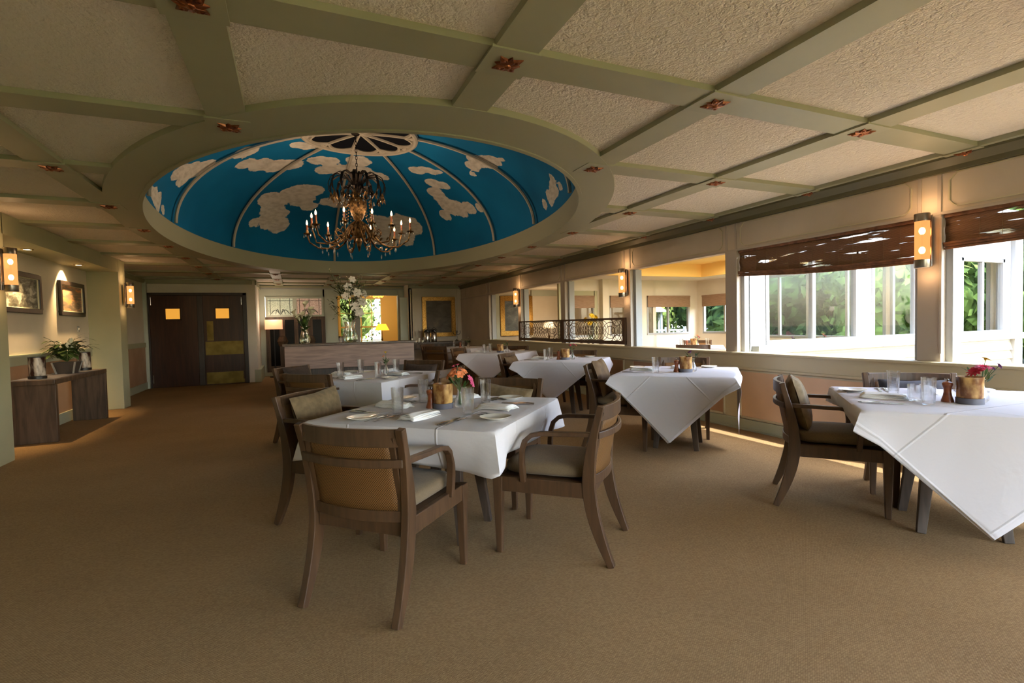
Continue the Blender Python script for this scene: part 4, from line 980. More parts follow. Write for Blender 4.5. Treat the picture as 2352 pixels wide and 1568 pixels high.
for k, (vo, mi_, vs) in CENT.items():
    if vo: VO.put((*vo, ZT), 0, 'amber mica candle holder on slate base beside the ' + WD[k].replace('the ', ''), 'amber mica candle holders')
    if mi_: ML.put((*mi_, ZT), 0, 'turned cherry wood pepper mill beside the ' + WD[k].replace('the ', ''), 'wooden pepper mills')
    if vs: VS.put((*vs, ZT), 0, 'small clear bud vase holding ' + {'T1': 'pink and orange flowers', 'T2': 'one yellow flower', 'R0': 'red and yellow flowers', 'R1': 'a purple flower', 'R2': 'deep pink flowers', 'R3': 'pale orange flowers', 'R4': 'green sprigs'}[k], 'clear bud vases')
TU.put((3.30, 1.80, ZT), 0, 'short clear tumbler in front of the tall glass on the nearest window table')
bouquet((.92, 2.98, ZT), 'pink and orange alstroemeria posy in the middle table bud vase', [(-.062, -.005, .19, .028, 'petalorange', 6), (-.045, -.03, .205, .028, 'petalorange', 6), (-.02, .03, .215, .028, 'petalorange', 6), (-.01, -.05, .20, .028, 'petalorange', 6), (.005, .01, .225, .028, 'petalorange', 6), (-.035, .0, .222, .026, 'petalorange', 6), (.02, -.03, .215, .024, 'petalorange', 6), (.05, -.045, .168, .03, 'petalpink', 6), (.065, -.02, .145, .03, 'petalpink', 6), (.06, -.05, .14, .024, 'petalpink', 6), (-.03, .01, .248, .018, 'petalpink', 6), (-.01, .0, .255, .016, 'petalpink', 6)], 3, 7)
bouquet((.885, 5.45, ZT), 'small yellow bloom in the bud vase on the divider table', [(.0, 0, .23, .03, 'petalyellow', 9), (-.02, .01, .19, .02, 'petalorange', 7)], 4, 4)
bouquet((3.545, 1.60, ZT), 'crimson and yellow blooms in the nearest window table vase', [(-.035, .01, .165, .042, 'petalred', 11), (-.01, -.01, .185, .04, 'petalred', 11), (.015, -.01, .235, .027, 'petalyellow', 14), (.06, -.05, .20, .018, 'petalpurple', 5), (.045, -.03, .185, .014, 'petalpurple', 5)], 5, 5)
bouquet((3.56, 3.87, ZT), 'single purple flower in the bud vase beside the sunlit strip', [(-.025, .01, .185, .03, 'petalpurple', 7)], 6, 6)
bouquet((3.50, 6.10, ZT), 'deep pink flowers in the bud vase below the carved screen', [(-.02, .01, .19, .038, 'petalred', 9), (.02, -.01, .2, .036, 'petalpink', 9), (.035, -.03, .19, .02, 'petalorange', 6)], 7, 4)
bouquet((3.52, 8.46, ZT), 'pale orange flowers in the bud vase on the bluish white cloth', [(0, 0, .2, .03, 'petalorange', 6)], 8, 4)
bouquet((3.66, 11.1, ZT), 'green sprigs in the bud vase on the farthest table', [(0, 0, .22, .02, 'pale', 5)], 9, 8)
for k, (x, y) in {'first': (3.45, 11.5), 'second': (3.62, 11.35)}.items():
    GL.put((x, y, ZT), 0, {'first': 'tall glass on the farthest table closer to the sideboard', 'second': 'tall glass on the farthest table beside the pepper mill'}[k], 'tall water glasses')
# ---------------------------------------------------------------- chandelier
def chandelier(cx, cy):
    t = thing('chandelier', 'bronze twelve-arm chandelier with crystal drops hanging inside the blue dome', 'chandelier', (cx, cy, 2.27))
    m = MB(); z0 = 1.12
    for k in range(11):     # chain links
        z = z0 + k * .048; P = []
        for q in range(9):
            a = 2 * PI * q / 8; u, v = math.cos(a) * .012, math.sin(a) * .032
            P.append((u, 0, z + v) if k % 2 else (0, u, z + v))
        m.tube(P, .004, 5, cap=False)
    obj('chain', m, M['bronzedark'], t, smooth=True)
    obj('rod', MB().lathe([(.008, .9), (.008, 1.13)], 8), M['bronzedark'], t, smooth=True)
    obj('ceiling_canopy', MB().lathe([(0, 1.61), (.07, 1.60), (.05, 1.57), (.012, 1.555), (0, 1.555)], 16), M['bronzedark'], t, smooth=True)
    obj('central_urn', MB().lathe([(0, 0), (.012, .01), (.03, .10), (.045, .14), (.03, .18), (.075, .24), (.10, .30), (.06, .36), (.045, .42), (.07, .46), (.105, .54), (.12, .62), (.12, .68), (.10, .72), (.06, .74), (.045, .80), (.03, .90), (.02, .95), (0, .96)], 20), M['bronze'], t, smooth=True)
    # crown of scrolling leaves
    for k in range(14):
        a = 2 * PI * k / 14; c, s = math.cos(a), math.sin(a)
        P = [(.03, .80), (.08, .92), (.16, 1.01), (.26, 1.03), (.34, .98), (.375, .89), (.365, .80), (.34, .76)]
        lf = MB().sweep([(r_ * c, r_ * s, z) for r_, z in P], [.02, .035, .045, .045, .04, .034, .026, .012], .008, side=(-s, c, 0))
        P = [(.04, .78), (.10, .86), (.17, .86), (.22, .80), (.21, .75), (.17, .76)]
        lf.sweep([(r_ * c, r_ * s, z) for r_, z in P], [.016, .03, .034, .028, .02, .01], .008, side=(-s, c, 0))
        P = [(.02, .94), (.05, 1.04), (.09, 1.06), (.11, 1.02)]
        lf.sweep([(r_ * c, r_ * s, z) for r_, z in P], [.012, .024, .024, .01], .006, side=(-s, c, 0))
        o = obj('crown_leaf', lf, M['bronzedark'], t)
        tip = MB(); tip.tube([(.34 * c, .34 * s, .77), (.35 * c, .35 * s, .72)], .012, 5)
        for q in range(3): tip.leaf((.33 * c, .33 * s, .76), ((.33 + .05 * (q - 1)) * c - .03 * (q - 1) * s, (.33 + .05 * (q - 1)) * s + .03 * (q - 1) * c, .66), .03)
        obj('leaf_tip', tip, M['bronze'], o)
    dr = MB()
    for k in range(28):
        a = 2 * PI * k / 28; r_ = .30 if k % 2 else .22; z = .70 if k % 2 else .66
        dr.lathe([(0, -.04), (.011, -.018), (.006, 0), (0, .006)], 6, (r_ * math.cos(a), r_ * math.sin(a), z))
    obj('crown_crystals', dr, M['crystal'], t)
    # beaded basket strands round the urn
    for k in range(16):
        bs = MB(); a = 2 * PI * k / 16
        for q in range(9):
            u = q / 8; r_ = .19 - .05 * abs(2 * u - 1) ** 2 * (1 if u > .5 else -.4); bs.ball((r_ * math.cos(a), r_ * math.sin(a), .40 + .34 * u), (.009, .009, .014), 6, 4)
        obj('bead_strand', bs, M['bronze'], t, smooth=True)
    rg = [.70, .60]
    for k in range(12):
        a = 2 * PI * k / 12 + .12; c, s = math.cos(a), math.sin(a); RR = .70 if k % 2 else .60; up = .0 if k % 2 else .03
        P = [(.05, .40), (.12, .34), (.20, .22), (.30, .10 + up), (.42, .05 + up), (.55, .06 + up), (RR - .03, .14 + up), (RR, .24 + up)]
        Q = [(r_ * c, r_ * s, z) for r_, z in P]; arm = MB().tube(Q, [.016, .015, .014, .012, .011, .011, .010, .010], 7)
        sc = [(.2, .22), (.27, .20), (.31, .25), (.28, .30), (.24, .27)]
        arm.tube([(r_ * c, r_ * s, z) for r_, z in sc], .008, 5)
        for (r_, z, l) in ((.28, .12, .06), (.38, .065, .05), (.22, .2, .06), (.5, .06, .045)): arm.leaf((r_ * c, r_ * s, z + .01 + up), ((r_ + l) * c, (r_ + l) * s, z + .05 + up), .035, .01, up=(0, 0, 1))
        ao = obj('arm', arm, M['bronze'], t, smooth=True)
        obj('bobeche', MB().lathe([(0, .235), (.018, .24), (.05, .258), (.052, .262), (.02, .262), (.018, .30), (.014, .305), (0, .305)], 12, (RR * c, RR * s, up)), M['bronze'], ao, smooth=True)
        obj('candle_sleeve', MB().lathe([(.012, .30), (.013, .375), (0, .376)], 8, (RR * c, RR * s, up)), M['millwood'], ao, smooth=True)
        obj('flame_bulb', MB().lathe([(0, .372), (.010, .385), (.013, .40), (.008, .425), (0, .445)], 8, (RR * c, RR * s, up)), M['flame'], ao, smooth=True)
        cd = MB()
        for q in range(4):
            b = a + q * PI / 2; x, y = RR * c + .045 * math.cos(b), RR * s + .045 * math.sin(b); cd.lathe([(0, -.05), (.009, -.022), (.004, 0), (0, .004)], 6, (x, y, .25 + up))
        cd.lathe([(0, -.06), (.011, -.03), (.005, 0), (0, .006)], 6, (.5 * c, .5 * s, .04 + up)); cd.lathe([(0, -.06), (.011, -.03), (.005, 0), (0, .006)], 6, (.42 * c, .42 * s, .0 + up))
        cd.ball((.5 * c, .5 * s, .045 + up), .008, 6, 4)
        obj('crystal_drops', cd, M['crystal'], ao)
        light('candle_light', 'POINT', (RR * c, RR * s, .43 + up), 2.2, (1, .68, .42), .02, t)
    return t
chandelier(.87, 7.25)

# ---------------------------------------------------------------- wall sconces
def make_sconce():
    t = thing('wall_sconce', 'x', 'wall lamp')
    obj('back_plate', MB().bb(-.035, .035, -.075, -.06, -.2, .2), M['brushed'], t, bevel=.003)
    obj('bracket', MB().bb(-.012, .012, -.07, -.03, .12, .15).bb(-.012, .012, -.07, -.03, -.15, -.12), M['brushed'], t)
    obj('cap', MB().lathe([(0, .208), (.05, .208), (.052, .205), (.052, .148), (0, .148)], 28), M['brushed'], t, smooth=True)
    obj('base_cup', MB().lathe([(0, -.148), (.052, -.148), (.052, -.208), (.05, -.212), (0, -.212)], 28), M['brushed'], t, smooth=True)
    obj('frosted_glass', MB().lathe([(.048, -.15), (.048, .15)], 32), M['frost'], t, smooth=True)
    for z in (-.075, .075): obj('bulb', MB().ball((0, 0, z), (.022, .022, .030), 12, 8), M['bulb'], t, smooth=True)
    obj('stem', MB().lathe([(.007, -.15), (.007, .15)], 8), M['brushed'], t)
    return t
SCN = Kit(make_sconce)
for x, y, z, a, lb in ((XR - .10, POSTS[3], 1.81, R(90), 'frosted cylinder wall lamp on the post between the two bamboo blinds'),
                   (XR - .10, POSTS[5], 1.815, R(90), 'frosted cylinder wall lamp on the post at the near end of carved screen'),
                   (XR - .10, POSTS[7], 1.82, R(90), 'frosted cylinder wall lamp on the post at the far end of carved screen'),
                   (-2.47, 6.43, 1.87, R(-90), 'frosted cylinder wall lamp on the sage wall beside the snowy painting'),
                   (-2.47, 10.38, 1.87, R(-90), 'frosted cylinder wall lamp on the sage pier past the sunset painting')):
    SCN.put((x, y, z), a, lb, 'frosted cylinder wall lamps')
    light('sconce_light', 'POINT', (x - math.sin(a) * .02, y, z + .27), .5, (1, .58, .28), .05); light('sconce_light', 'POINT', (x, y, z - .27), .35, (1, .58, .28), .05)

# ---------------------------------------------------------------- bamboo blinds
def blind(ya, yb, za, zb, label):
    t = thing('bamboo_blind', label, 'blind', (XR + .03, 0, 0), 0, 'bamboo roman blinds')
    def fn(u, v):
        y = ya + (yb - ya) * u; z = za(u) * (1 - v) + zb(u) * v; return (.006 * math.sin(14 * v + 5 * u), y, z)
    obj('slat_panel', MB().grid(fn, 40, 14), M['bamboo'], t, smooth=True, solid=.004)
    r_ = MB()
    for q, d in enumerate((0, .02, .038)):
        r_.sweep([(-.012 - .006 * q, ya + (yb - ya) * i / 20, zb(i / 20) + d) for i in range(21)], .014, .016)
    obj('folded_hem', r_, M['bamboo_solid'], t)
    obj('headrail', MB().bb(-.02, .02, ya, yb, 1.975, 2.0), M['bamboo_solid'], t)
    k_ = MB()
    for i in range(1, int((yb - ya) / .13)): y = ya + i * .13; k_.tube([(-.008, y, za(.5)), (-.012, y, zb((y - ya) / (yb - ya)) + .01)], .0015, 4)
    obj('lift_cords', k_, M['pillow'], t)
M['bamboo_solid'] = noisy(mat('bamboo_dark', rgb(120, 80, 56), .6), rgb(100, 66, 46), rgb(140, 96, 66), 20)
blind(2.515, 4.305, lambda u: 1.985, lambda u: 1.655 + .07 * u + .02 * math.sin(u * PI) * -1, 'brown woven bamboo blind half drawn over the wider bright window opening')
blind(.55, 2.33, lambda u: 1.985, lambda u: 1.76 - .02 * u, 'brown woven bamboo blind at the window opening cut by the picture edge')

# ---------------------------------------------------------------- carved fretwork screen on the sill
def fret(y0_, y1_):
    H = .33; zc = .0; L_ = y1_ - y0_; m = MB(); w = .009
    def arc(cy, cz, ry, rz_, a0, a1, n=14):
        m.tube([(0, cy + ry * math.cos(a0 + (a1 - a0) * i / n), cz + rz_ * math.sin(a0 + (a1 - a0) * i / n)) for i in range(n + 1)], w * .55, 4, cap=False)
    yc = (y0_ + y1_) / 2; h = H / 2 - .005
    for e in (y0_ + .16, y1_ - .16):
        arc(e, 0, .15, h, 0, 2 * PI); arc(e, 0, .05, h * .45, 0, 2 * PI)
        for sx in (-1, 1):
            for sz in (-1, 1): m.tube([(0, e + sx * .15, sz * 0), (0, e + sx * .075, sz * h * .35), (0, e, sz * h)], w * .5, 4); arc(e + sx * .15, sz * h, .14, h * .95, 0, 2 * PI, 18) if False else None
        for sz in (-1, 1): arc(e, sz * h, .12, h * .55, 0 if sz < 0 else PI, PI if sz < 0 else 2 * PI)
        for sy in (-1, 1): arc(e + sy * .155, 0, .09, h, PI / 2 * (1 if sy > 0 else -1), PI / 2 * (3 if sy > 0 else 1))
    for k in range(-4, 5):
        y = yc + k * .085; arc(y, 0, .17, h, 0, 2 * PI, 22)
    for k in range(-7, 8):
        y = yc + k * .055; m.tube([(0, y - .06, -.07), (0, y + .06, .07)], w * .42, 4); m.tube([(0, y - .06, .07), (0, y + .06, -.07)], w * .42, 4)
    for sy in (-1, 1):
        arc(yc + sy * .56, 0, .12, h * .42, 0, 2 * PI); arc(yc + sy * .56, 0, .2, h * .8, 0, 2 * PI)
    lo, hi = y0_, y1_
    m.v = [(x, min(max(y, lo), hi), min(max(z, -H / 2), H / 2)) for x, y, z in m.v]
    return m
t = thing('carved_screen', 'dark wood screen with looping fretwork in two framed panels on the sill', 'screen', (XR - .03, 0, 1.105))
for ya, yb in ((6.46, 8.26), (8.42, 10.22)):
    f = MB().bb(-.018, .018, ya - .07, yb + .07, .165, .195).bb(-.018, .018, ya - .07, yb + .07, -.215, -.165).bb(-.018, .018, ya - .07, ya, -.165, .165).bb(-.018, .018, yb, yb + .07, -.165, .165)
    fo = obj('panel_frame', f, M['screen'], t, bevel=.003)
    obj('fretwork', fret(ya, yb), M['screen'], fo)

# ---------------------------------------------------------------- alcove: console, plant, holders, pictures, downlights
t = thing('console_table', 'rustic plank console table against the alcove wall under two pictures', 'console table', (-2.73, 8.35, 0))
for sy in (-1, 1): obj('end_panel', MB().bb(-.2, .2, sy * .85 - .03, sy * .85 + .03, 0, .665), M['console'], t, bevel=.006)
obj('console_top', MB().bb(-.21, .2, -.89, .89, .665, .725), M['console'], t, bevel=.006)
obj('stone_inlay', MB().bb(-.2, .19, -.88, .6, .725, .731), M['slate'], t)
def planter(x, y):
    t = thing('plant_pot', 'square dark tapered planter with pale corner straps on the console', 'planter', (x, y, .731))
    b, tp, h = .085, .12, .15
    obj('pot', MB().add([(-b, -b, 0), (b, -b, 0), (b, b, 0), (-b, b, 0), (-tp, -tp, h), (tp, -tp, h), (tp, tp, h), (-tp, tp, h)], [(0, 3, 2, 1), (0, 1, 5, 4), (1, 2, 6, 5), (2, 3, 7, 6), (3, 0, 4, 7), (4, 5, 6, 7)]), M['potgrey'], t, bevel=.003)
    s_ = MB()
    for sx in (-1, 1):
        for sy in (-1, 1): s_.sweep([(sx * b, sy * b, .0), (sx * tp, sy * tp, h)], .018, .018, side=(1, 0, 0))
    obj('corner_straps', s_, M['potbar'], t)
    p = thing('peace_lily', 'leafy peace lily with arching leaves growing on the console', 'plant', (x, y, .885)); rnd = random.Random(12)
    lf = MB(); st = MB()
    for k in range(90):
        a = rnd.uniform(0, 6.28); el = rnd.uniform(.1, 1.25); l = rnd.uniform(.16, .30) if k > 12 else rnd.uniform(.34, .48)
        mid = Vector((math.cos(a) * math.cos(el) * l * .5, math.sin(a) * math.cos(el) * l * .5, math.sin(el) * l * .75 + .02))
        tipv = Vector((math.cos(a) * l * (.6 + .4 * math.cos(el)), math.sin(a) * l * (.6 + .4 * math.cos(el)), mid.z * 1.1 + .03 - rnd.uniform(0, .09)))
        st.tube([(0, 0, 0), mid * .6, mid], .002, 4); w = rnd.uniform(.06, .09) if k > 12 else .035
        lf.leaf(mid, tipv, w, .035, n=6)
    lf.v = [(max(a_, -.24), b_, c_) for a_, b_, c_ in lf.v]
    obj('leaves', lf, M['leafdark'], p); obj('stems', st, M['green'], p)
    for k in range(6):
        a = rnd.uniform(0, 6.28); q = Vector((math.cos(a) * .07, math.sin(a) * .07, rnd.uniform(.14, .24)))
        f = MB().tube([(0, 0, 0), q], .0025, 4).leaf(q, q + Vector((math.cos(a) * .02, math.sin(a) * .02, .075)), .05, .0, up=(math.cos(a), math.sin(a), .2)); obj('flower', f, M['pale'], p)
planter(-2.72, 8.42)
for x, y, lb in ((-2.74, 7.62, 'streaked glass candle holder in dark frame at the near end of console'), (-2.72, 9.0, 'streaked glass candle holder half behind the peace lily')):
    t = thing('hurricane_holder', lb, 'candle holder', (x, y, .731), 0, 'streaked candle holders')
    obj('holder_base', MB().lathe([(0, 0), (.085, 0), (.085, .03), (.07, .035), (0, .035)], 24), M['black'], t, smooth=True)
    obj('streaked_glass', MB().lathe([(.075, .035), (.078, .25), (.075, .25), (.072, .035)], 28), M['micadark'], t, smooth=True)
    obj('rim_band', MB().lathe([(.08, .245), (.08, .254), (.073, .254), (.073, .245)], 28), M['black'], t, smooth=True)
def picture(name, label, cat, c, w, h, axis, fw, fm, am, depth=.04, inner=None, glassed=False):
    """axis 'x+': hangs on a wall facing +X; 'y-': faces -Y"""
    t = thing(name, label, cat, c, R(90) if axis == 'x+' else 0)
    def bb(x0, x1, z0, z1, d0, d1): return (x0, x1, -d1, -d0, z0, z1)
    f = MB(); W, H = w / 2, h / 2
    for a, b, e, g in ((-W, W, H - fw, H), (-W, W, -H, -H + fw), (-W, -W + fw, -H + fw, H - fw), (W - fw, W, -H + fw, H - fw)):
        f.bb(*bb(a, b, e, g, 0, depth))
    if inner:
        q = fw; g = MB(); V, U = W - fw, H - fw; s = .018 if fw > .08 else .008
        for a, b, e, k in ((-V, V, U - s, U), (-V, V, -U, -U + s), (-V, -V + s, -U, U), (V - s, V, -U, U)): g.bb(*bb(a, b, e, k, 0, depth * .7))
    obj('frame', f, M[fm], t, bevel=.008)
    if inner: obj('inner_fillet', g, M[inner], t, bevel=.003)
    obj('canvas', MB().bb(*bb(-W + fw * .8, W - fw * .8, -H + fw * .8, H - fw * .8, .004, .012)), M[am], t)
    return t
picture('framed_painting', 'dark framed grey winter painting beside the nearer wall lamp', 'painting', (XL, 8.0, 1.755), .98, .50, 'x+', .06, 'frame_dark', 'art_grey', inner='pale')
picture('framed_painting', 'dark framed painting with an orange sunset band above the peace lily', 'painting', (XL, 9.53, 1.755), .90, .50, 'x+', .06, 'frame_dark', 'art_sunset', inner='pale')
tag(obj('light_switch', MB().bb(XL, XL + .012, 9.72, 9.78, 1.27, 1.36).bb(XL + .012, XL + .02, 9.74, 9.76, 1.30, 1.33), M['whitep'], bevel=.003), 'white light switch on the cream alcove wall', 'switch')
for y in (7.70, 9.25):
    t = thing('recessed_downlight', 'small warm recessed downlight above the ' + ('grey winter painting' if y < 8 else 'orange sunset painting'), 'downlight', (-2.80, y, 2.235), 0, 'alcove downlights')
    obj('trim_ring', MB().lathe([(.04, 0), (.058, 0), (.058, -.005), (.04, -.008)], 20), M['brass'], t, smooth=True)
    obj('lens', MB().lathe([(0, -.001), (.04, -.001), (.04, -.004), (0, -.004)], 20), M['spot'], t)
    s = light('downlight_beam', 'SPOT', (-.06, 0, -.015), 70, (1, .64, .28), .02, t, spot_size=R(84), spot_blend=.7); s.rotation_euler = (0, R(20), 0)

# ---------------------------------------------------------------- wooden divider bench and its vases
t = thing('pew_divider', 'long weathered wooden pew back dividing the room, two vases on top', 'bench', (.94, 9.3, 0))
obj('back_panel', MB().bb(-1.08, 1.08, -.03, .03, .56, .95), M['bench'], t, bevel=.005)
obj('top_ledge', MB().bb(-1.11, 1.11, -.05, .30, .95, .985), M['darkwood'], t, bevel=.005)
obj('rear_panel', MB().bb(-1.08, 1.08, .26, .29, 0, .95), M['darkwood'], t)
obj('seat', MB().bb(-1.06, 1.06, -.5, .0, .38, .43), M['bench'], t, bevel=.006)
obj('seat_base', MB().bb(-1.04, 1.04, -.44, -.40, 0, .38), M['darkwood'], t)
for s in (-1, 1): obj('end_board', MB().bb(s * 1.07 - .015, s * 1.07 + .015, -.45, .26, 0, .56), M['darkwood'], t)
def vase_big(x, y, z, h, r, label, mn='glass', water=.5):
    t = thing('glass_vase', label, 'vase', (x, y, z))
    obj('vessel', MB().lathe([(0, 0), (r * .7, 0), (r, h * .12), (r * 1.05, h * .3), (r * .8, h * .55), (r * .62, h * .75), (r * .8, h), (r * .76, h), (r * .58, h * .75), (r * .76, h * .55), (r * 1.0, h * .3), (r * .94, h * .13), (0, .012)], 24), M[mn], t, smooth=True)
    obj('water', MB().lathe([(0, .014), (r * .9, h * .13), (r * .97, h * .3), (r * .73, h * .55), (0, h * .55)], 24), M['water'], t, smooth=True)
    return t
vase_big(.19, 9.42, .985, .30, .085, 'waisted clear glass vase with calla lilies on the wooden divider')
vase_big(.93, 9.42, .985, .36, .13, 'large clear glass vase with the tall white lily arrangement on the divider')
rnd = random.Random(31)
t = thing('calla_bouquet', 'cream calla lilies with green leaves in the smaller divider vase', 'flowers', (.19, 9.42, .985)); st = MB(); lf = MB()
for k in range(9):
    a = 2 * PI * k / 9 + rnd.uniform(-.3, .3); l = rnd.uniform(.08, .24); z = rnd.uniform(.38, .62); tip = Vector((math.cos(a) * l, math.sin(a) * l * .6, z)); st.tube([(0, 0, .02), (0, 0, .28), (tip.x * .5, tip.y * .5, z * .75), tip], .004, 5)
    f = MB(); d = Vector((math.cos(a) * .4, math.sin(a) * .4, 1)).normalized(); o1 = d.orthogonal().normalized(); o2 = d.cross(o1); n = 12
    for j, (rr, hh) in enumerate(((.006, 0), (.016, .03), (.032, .065), (.045, .085))):
        for i in range(n):
            q = 2 * PI * i / n; ex = 1 + .5 * max(0, math.cos(q)) * (j / 3) ** 2; f.v.append(tuple(tip + d * (hh + .03 * max(0, math.cos(q)) * (j / 3)) + (o1 * math.cos(q) + o2 * math.sin(q)) * rr * ex))
    f.f = [(j * n + i, j * n + (i + 1) % n, (j + 1) * n + (i + 1) % n, (j + 1) * n + i) for j in range(3) for i in range(n)]
    obj('calla_flower', f, M['pale'], t, smooth=True)
for k in range(26):
    a = rnd.uniform(0, 6.28); l = rnd.uniform(.06, .20); z = rnd.uniform(.25, .48); lf.leaf((0, 0, z - .08), (math.cos(a) * l, math.sin(a) * l, z), .05, .02)
obj('stems', st, M['green'], t); obj('leaves', lf, M['green'], t)
t = thing('lily_arrangement', 'tall arrangement of white lilies, branches and dark foliage on the divider', 'flowers', (.93, 9.42, .985)); st = MB(); lf = MB(); tw = MB()
for k in range(300):
    a = rnd.uniform(0, 6.28); z = rnd.uniform(.42, 1.02); l = rnd.uniform(.02, .30) * (1.1 - .5 * abs(z - .7)); c = Vector((math.cos(a) * l, math.sin(a) * l * .8, z)); d = Vector((math.cos(a + rnd.uniform(-.8, .8)), math.sin(a + rnd.uniform(-.8, .8)), rnd.uniform(-.6, .9))) * rnd.uniform(.05, .11)
    lf.leaf(c, c + d, rnd.uniform(.02, .045), .008)
for k in range(26):
    a = rnd.uniform(0, 6.28); l = rnd.uniform(.1, .34); z = rnd.uniform(.6, 1.30); st.tube([(0, 0, .03), (0, 0, .36), (math.cos(a) * l * .5, math.sin(a) * l * .5, z * .7), (math.cos(a) * l, math.sin(a) * l, z)], .003, 4)
    for q in range(4):
        p = Vector((math.cos(a) * l, math.sin(a) * l, z)) * (1 - .04 * q); p.z = z - .03 * q; tw.leaf(p, p + Vector((rnd.uniform(-.04, .04), rnd.uniform(-.04, .04), rnd.uniform(.0, .04))), .02)
obj('stems', st, M['green'], t); obj('foliage', lf, M['leafdark'], t); obj('pale_sprigs', tw, M['pale'], t)
for (x, y, z, r_) in ((.08, -.12, .62, .10), (.2, -.06, .70, .10), (.12, -.1, .86, .09), (-.02, -.1, .96, .08), (.06, 0, 1.1, .07), (.24, .0, .85, .09), (-.06, -.1, .80, .08), (.14, -.1, .52, .10)):
    h = MB(); flower_head(h, (x, y, z), r_, 6, (x, y - .25, .12), 2, .25); obj('lily_flower', h, M['petalwhite'], t)

# ---------------------------------------------------------------- sideboard with coffee service
t = thing('sideboard', 'dark carved sideboard with twisted legs below the gilt framed painting', 'sideboard', (3.62, 14.05, 0))
obj('sideboard_top', MB().bb(-.98, .98, -.32, .32, .76, .80), M['darkwood'], t, bevel=.005)
obj('drawer_case', MB().bb(-.92, .92, -.28, .28, .62, .76), M['darkwood'], t)
for x in (-.45, 0, .45): obj('drawer_front', MB().bb(x - .2, x + .2, -.295, -.28, .64, .74), M['console'], t, bevel=.004)
for sx in (-1, 1):
    for sy in (-1, 1):
        prof = [(.03, 0), (.045, .02), (.045, .06)] + [(.026 + .016 * (1 if i % 2 else 0), .09 + i * .045) for i in range(11)] + [(.04, .60), (.04, .62)]
        obj('leg', MB().lathe(prof, 12, (sx * .86, sy * .22, 0)), M['darkwood'], t, smooth=True)
obj('floor_stretcher', MB().bb(-.88, .88, -.03, .03, .09, .13), M['darkwood'], t)
for x, lb in ((3.42, 'steel coffee airpot with black lid closer to the cups'), (3.62, 'steel coffee airpot with black lid nearer the candelabrum')):
    t = thing('coffee_airpot', lb, 'airpot', (x, 14.0, .80), 0, 'coffee airpots')
    obj('pot_body', MB().lathe([(0, 0), (.075, 0), (.078, .01), (.078, .25), (.06, .28), (0, .28)], 20), M['steel'], t, smooth=True)
    obj('pump_lid', MB().lathe([(.062, .27), (.066, .29), (.066, .33), (.03, .35), (0, .35)], 20).bb(-.02, .02, -.12, -.05, .28, .31), M['black'], t, smooth=True)
    obj('carry_handle', MB().tube([(.07, 0, .27), (.09, 0, .34), (0, 0, .40), (-.09, 0, .34), (-.07, 0, .27)], .008, 6), M['black'], t, smooth=True)
cup = None
for k, (x, dz) in enumerate(((3.0, 0), (3.09, 0), (3.18, 0), (3.27, 0), (3.0, .06), (3.18, .06))):
    t = obj('coffee_cup', MB().lathe([(0, 0), (.022, 0), (.036, .05), (.038, .058), (.035, .058), (.02, .008), (0, .006)], 16, (0, 0, 0)).tube([(.034, 0, .045), (.052, 0, .042), (.05, 0, .02), (.028, 0, .014)], .004, 5), M['china'], smooth=True, loc=(x, 13.95, .80 + dz))
    tag(t, 'small white coffee cup in the stack by the airpots on the sideboard', 'cup', 'stacked white coffee cups')
t = thing('candelabrum', 'small dark metal candelabrum at the end of the sideboard', 'candelabrum', (4.28, 14.0, .80))
obj('stand', MB().lathe([(0, 0), (.07, 0), (.05, .02), (.014, .05), (.02, .12), (.012, .2), (.03, .26), (.03, .30), (0, .30)], 16), M['steel'], t, smooth=True)
for s in (-1, 1): obj('branch', MB().tube([(0, 0, .2), (s * .06, 0, .18), (s * .1, 0, .22), (s * .1, 0, .3)], .007, 6), M['bronzedark'], t, smooth=True)
picture('framed_painting', 'dim portrait in a wide gilt frame above the sideboard', 'painting', (3.93, YP, 1.51), .98, 1.16, 'y-', .10, 'gold', 'art_dark', .06, 'gold')
picture('framed_painting', 'blue grey painting in a wide gilt frame seen through the far opening', 'painting', (6.44, 14.7, 1.50), 1.1, 1.24, 'y-', .14, 'gold', 'art_blue', .07, 'gold')

# ---------------------------------------------------------------- lamps and chandelier beyond
t = thing('floor_lamp', 'thin black floor lamp with a rectangular peach shade beside the French doors', 'floor lamp', (-.45, 14.75, 0))
obj('lamp_base', MB().lathe([(0, 0), (.14, 0), (.14, .015), (.02, .03), (0, .03)], 24), M['black'], t, smooth=True)
obj('lamp_pole', MB().lathe([(.011, .02), (.011, 1.38)], 8), M['black'], t, smooth=True)
obj('lamp_shade', MB().bb(-.21, .21, -.12, .12, 1.25, 1.50), M['shadepeach'], t, bevel=.01)
light('lamp_light', 'POINT', (0, -.2, 1.6), 4, (1, .8, .6), .1, t)
def table_lamp(x, y, z, mn, label, h=.5, r=.2, col=(1, .55, .15), e=6):
    t = thing('table_lamp', label, 'table lamp', (x, y, z))
    obj('lamp_base', MB().lathe([(0, 0), (.08, 0), (.07, .02), (.015, .04), (.03, .12), (.012, .2), (.01, h - .02)], 16), M['bronze'], t, smooth=True)
    obj('lamp_shade', MB().lathe([(r, h - .04), (r * .55, h + .17), (r * .53, h + .17), (r * .97, h - .04)], 24), M[mn], t, smooth=True)
    light('lamp_light', 'POINT', (0, 0, h + .3), e, col, .06, t); return t
def side_table(x, y, h, label, w=.5, d=.4):
    t = thing('side_table', label, 'table', (x, y, 0)); obj('table_top', MB().bb(-w / 2, w / 2, -d / 2, d / 2, h - .03, h), M['darkwood'], t)
    for sx in (-1, 1):
        for sy in (-1, 1): obj('leg', MB().bb(sx * (w / 2 - .04) - .02, sx * (w / 2 - .04) + .02, sy * (d / 2 - .04) - .02, sy * (d / 2 - .04) + .02, 0, h - .03), M['darkwood'], t)
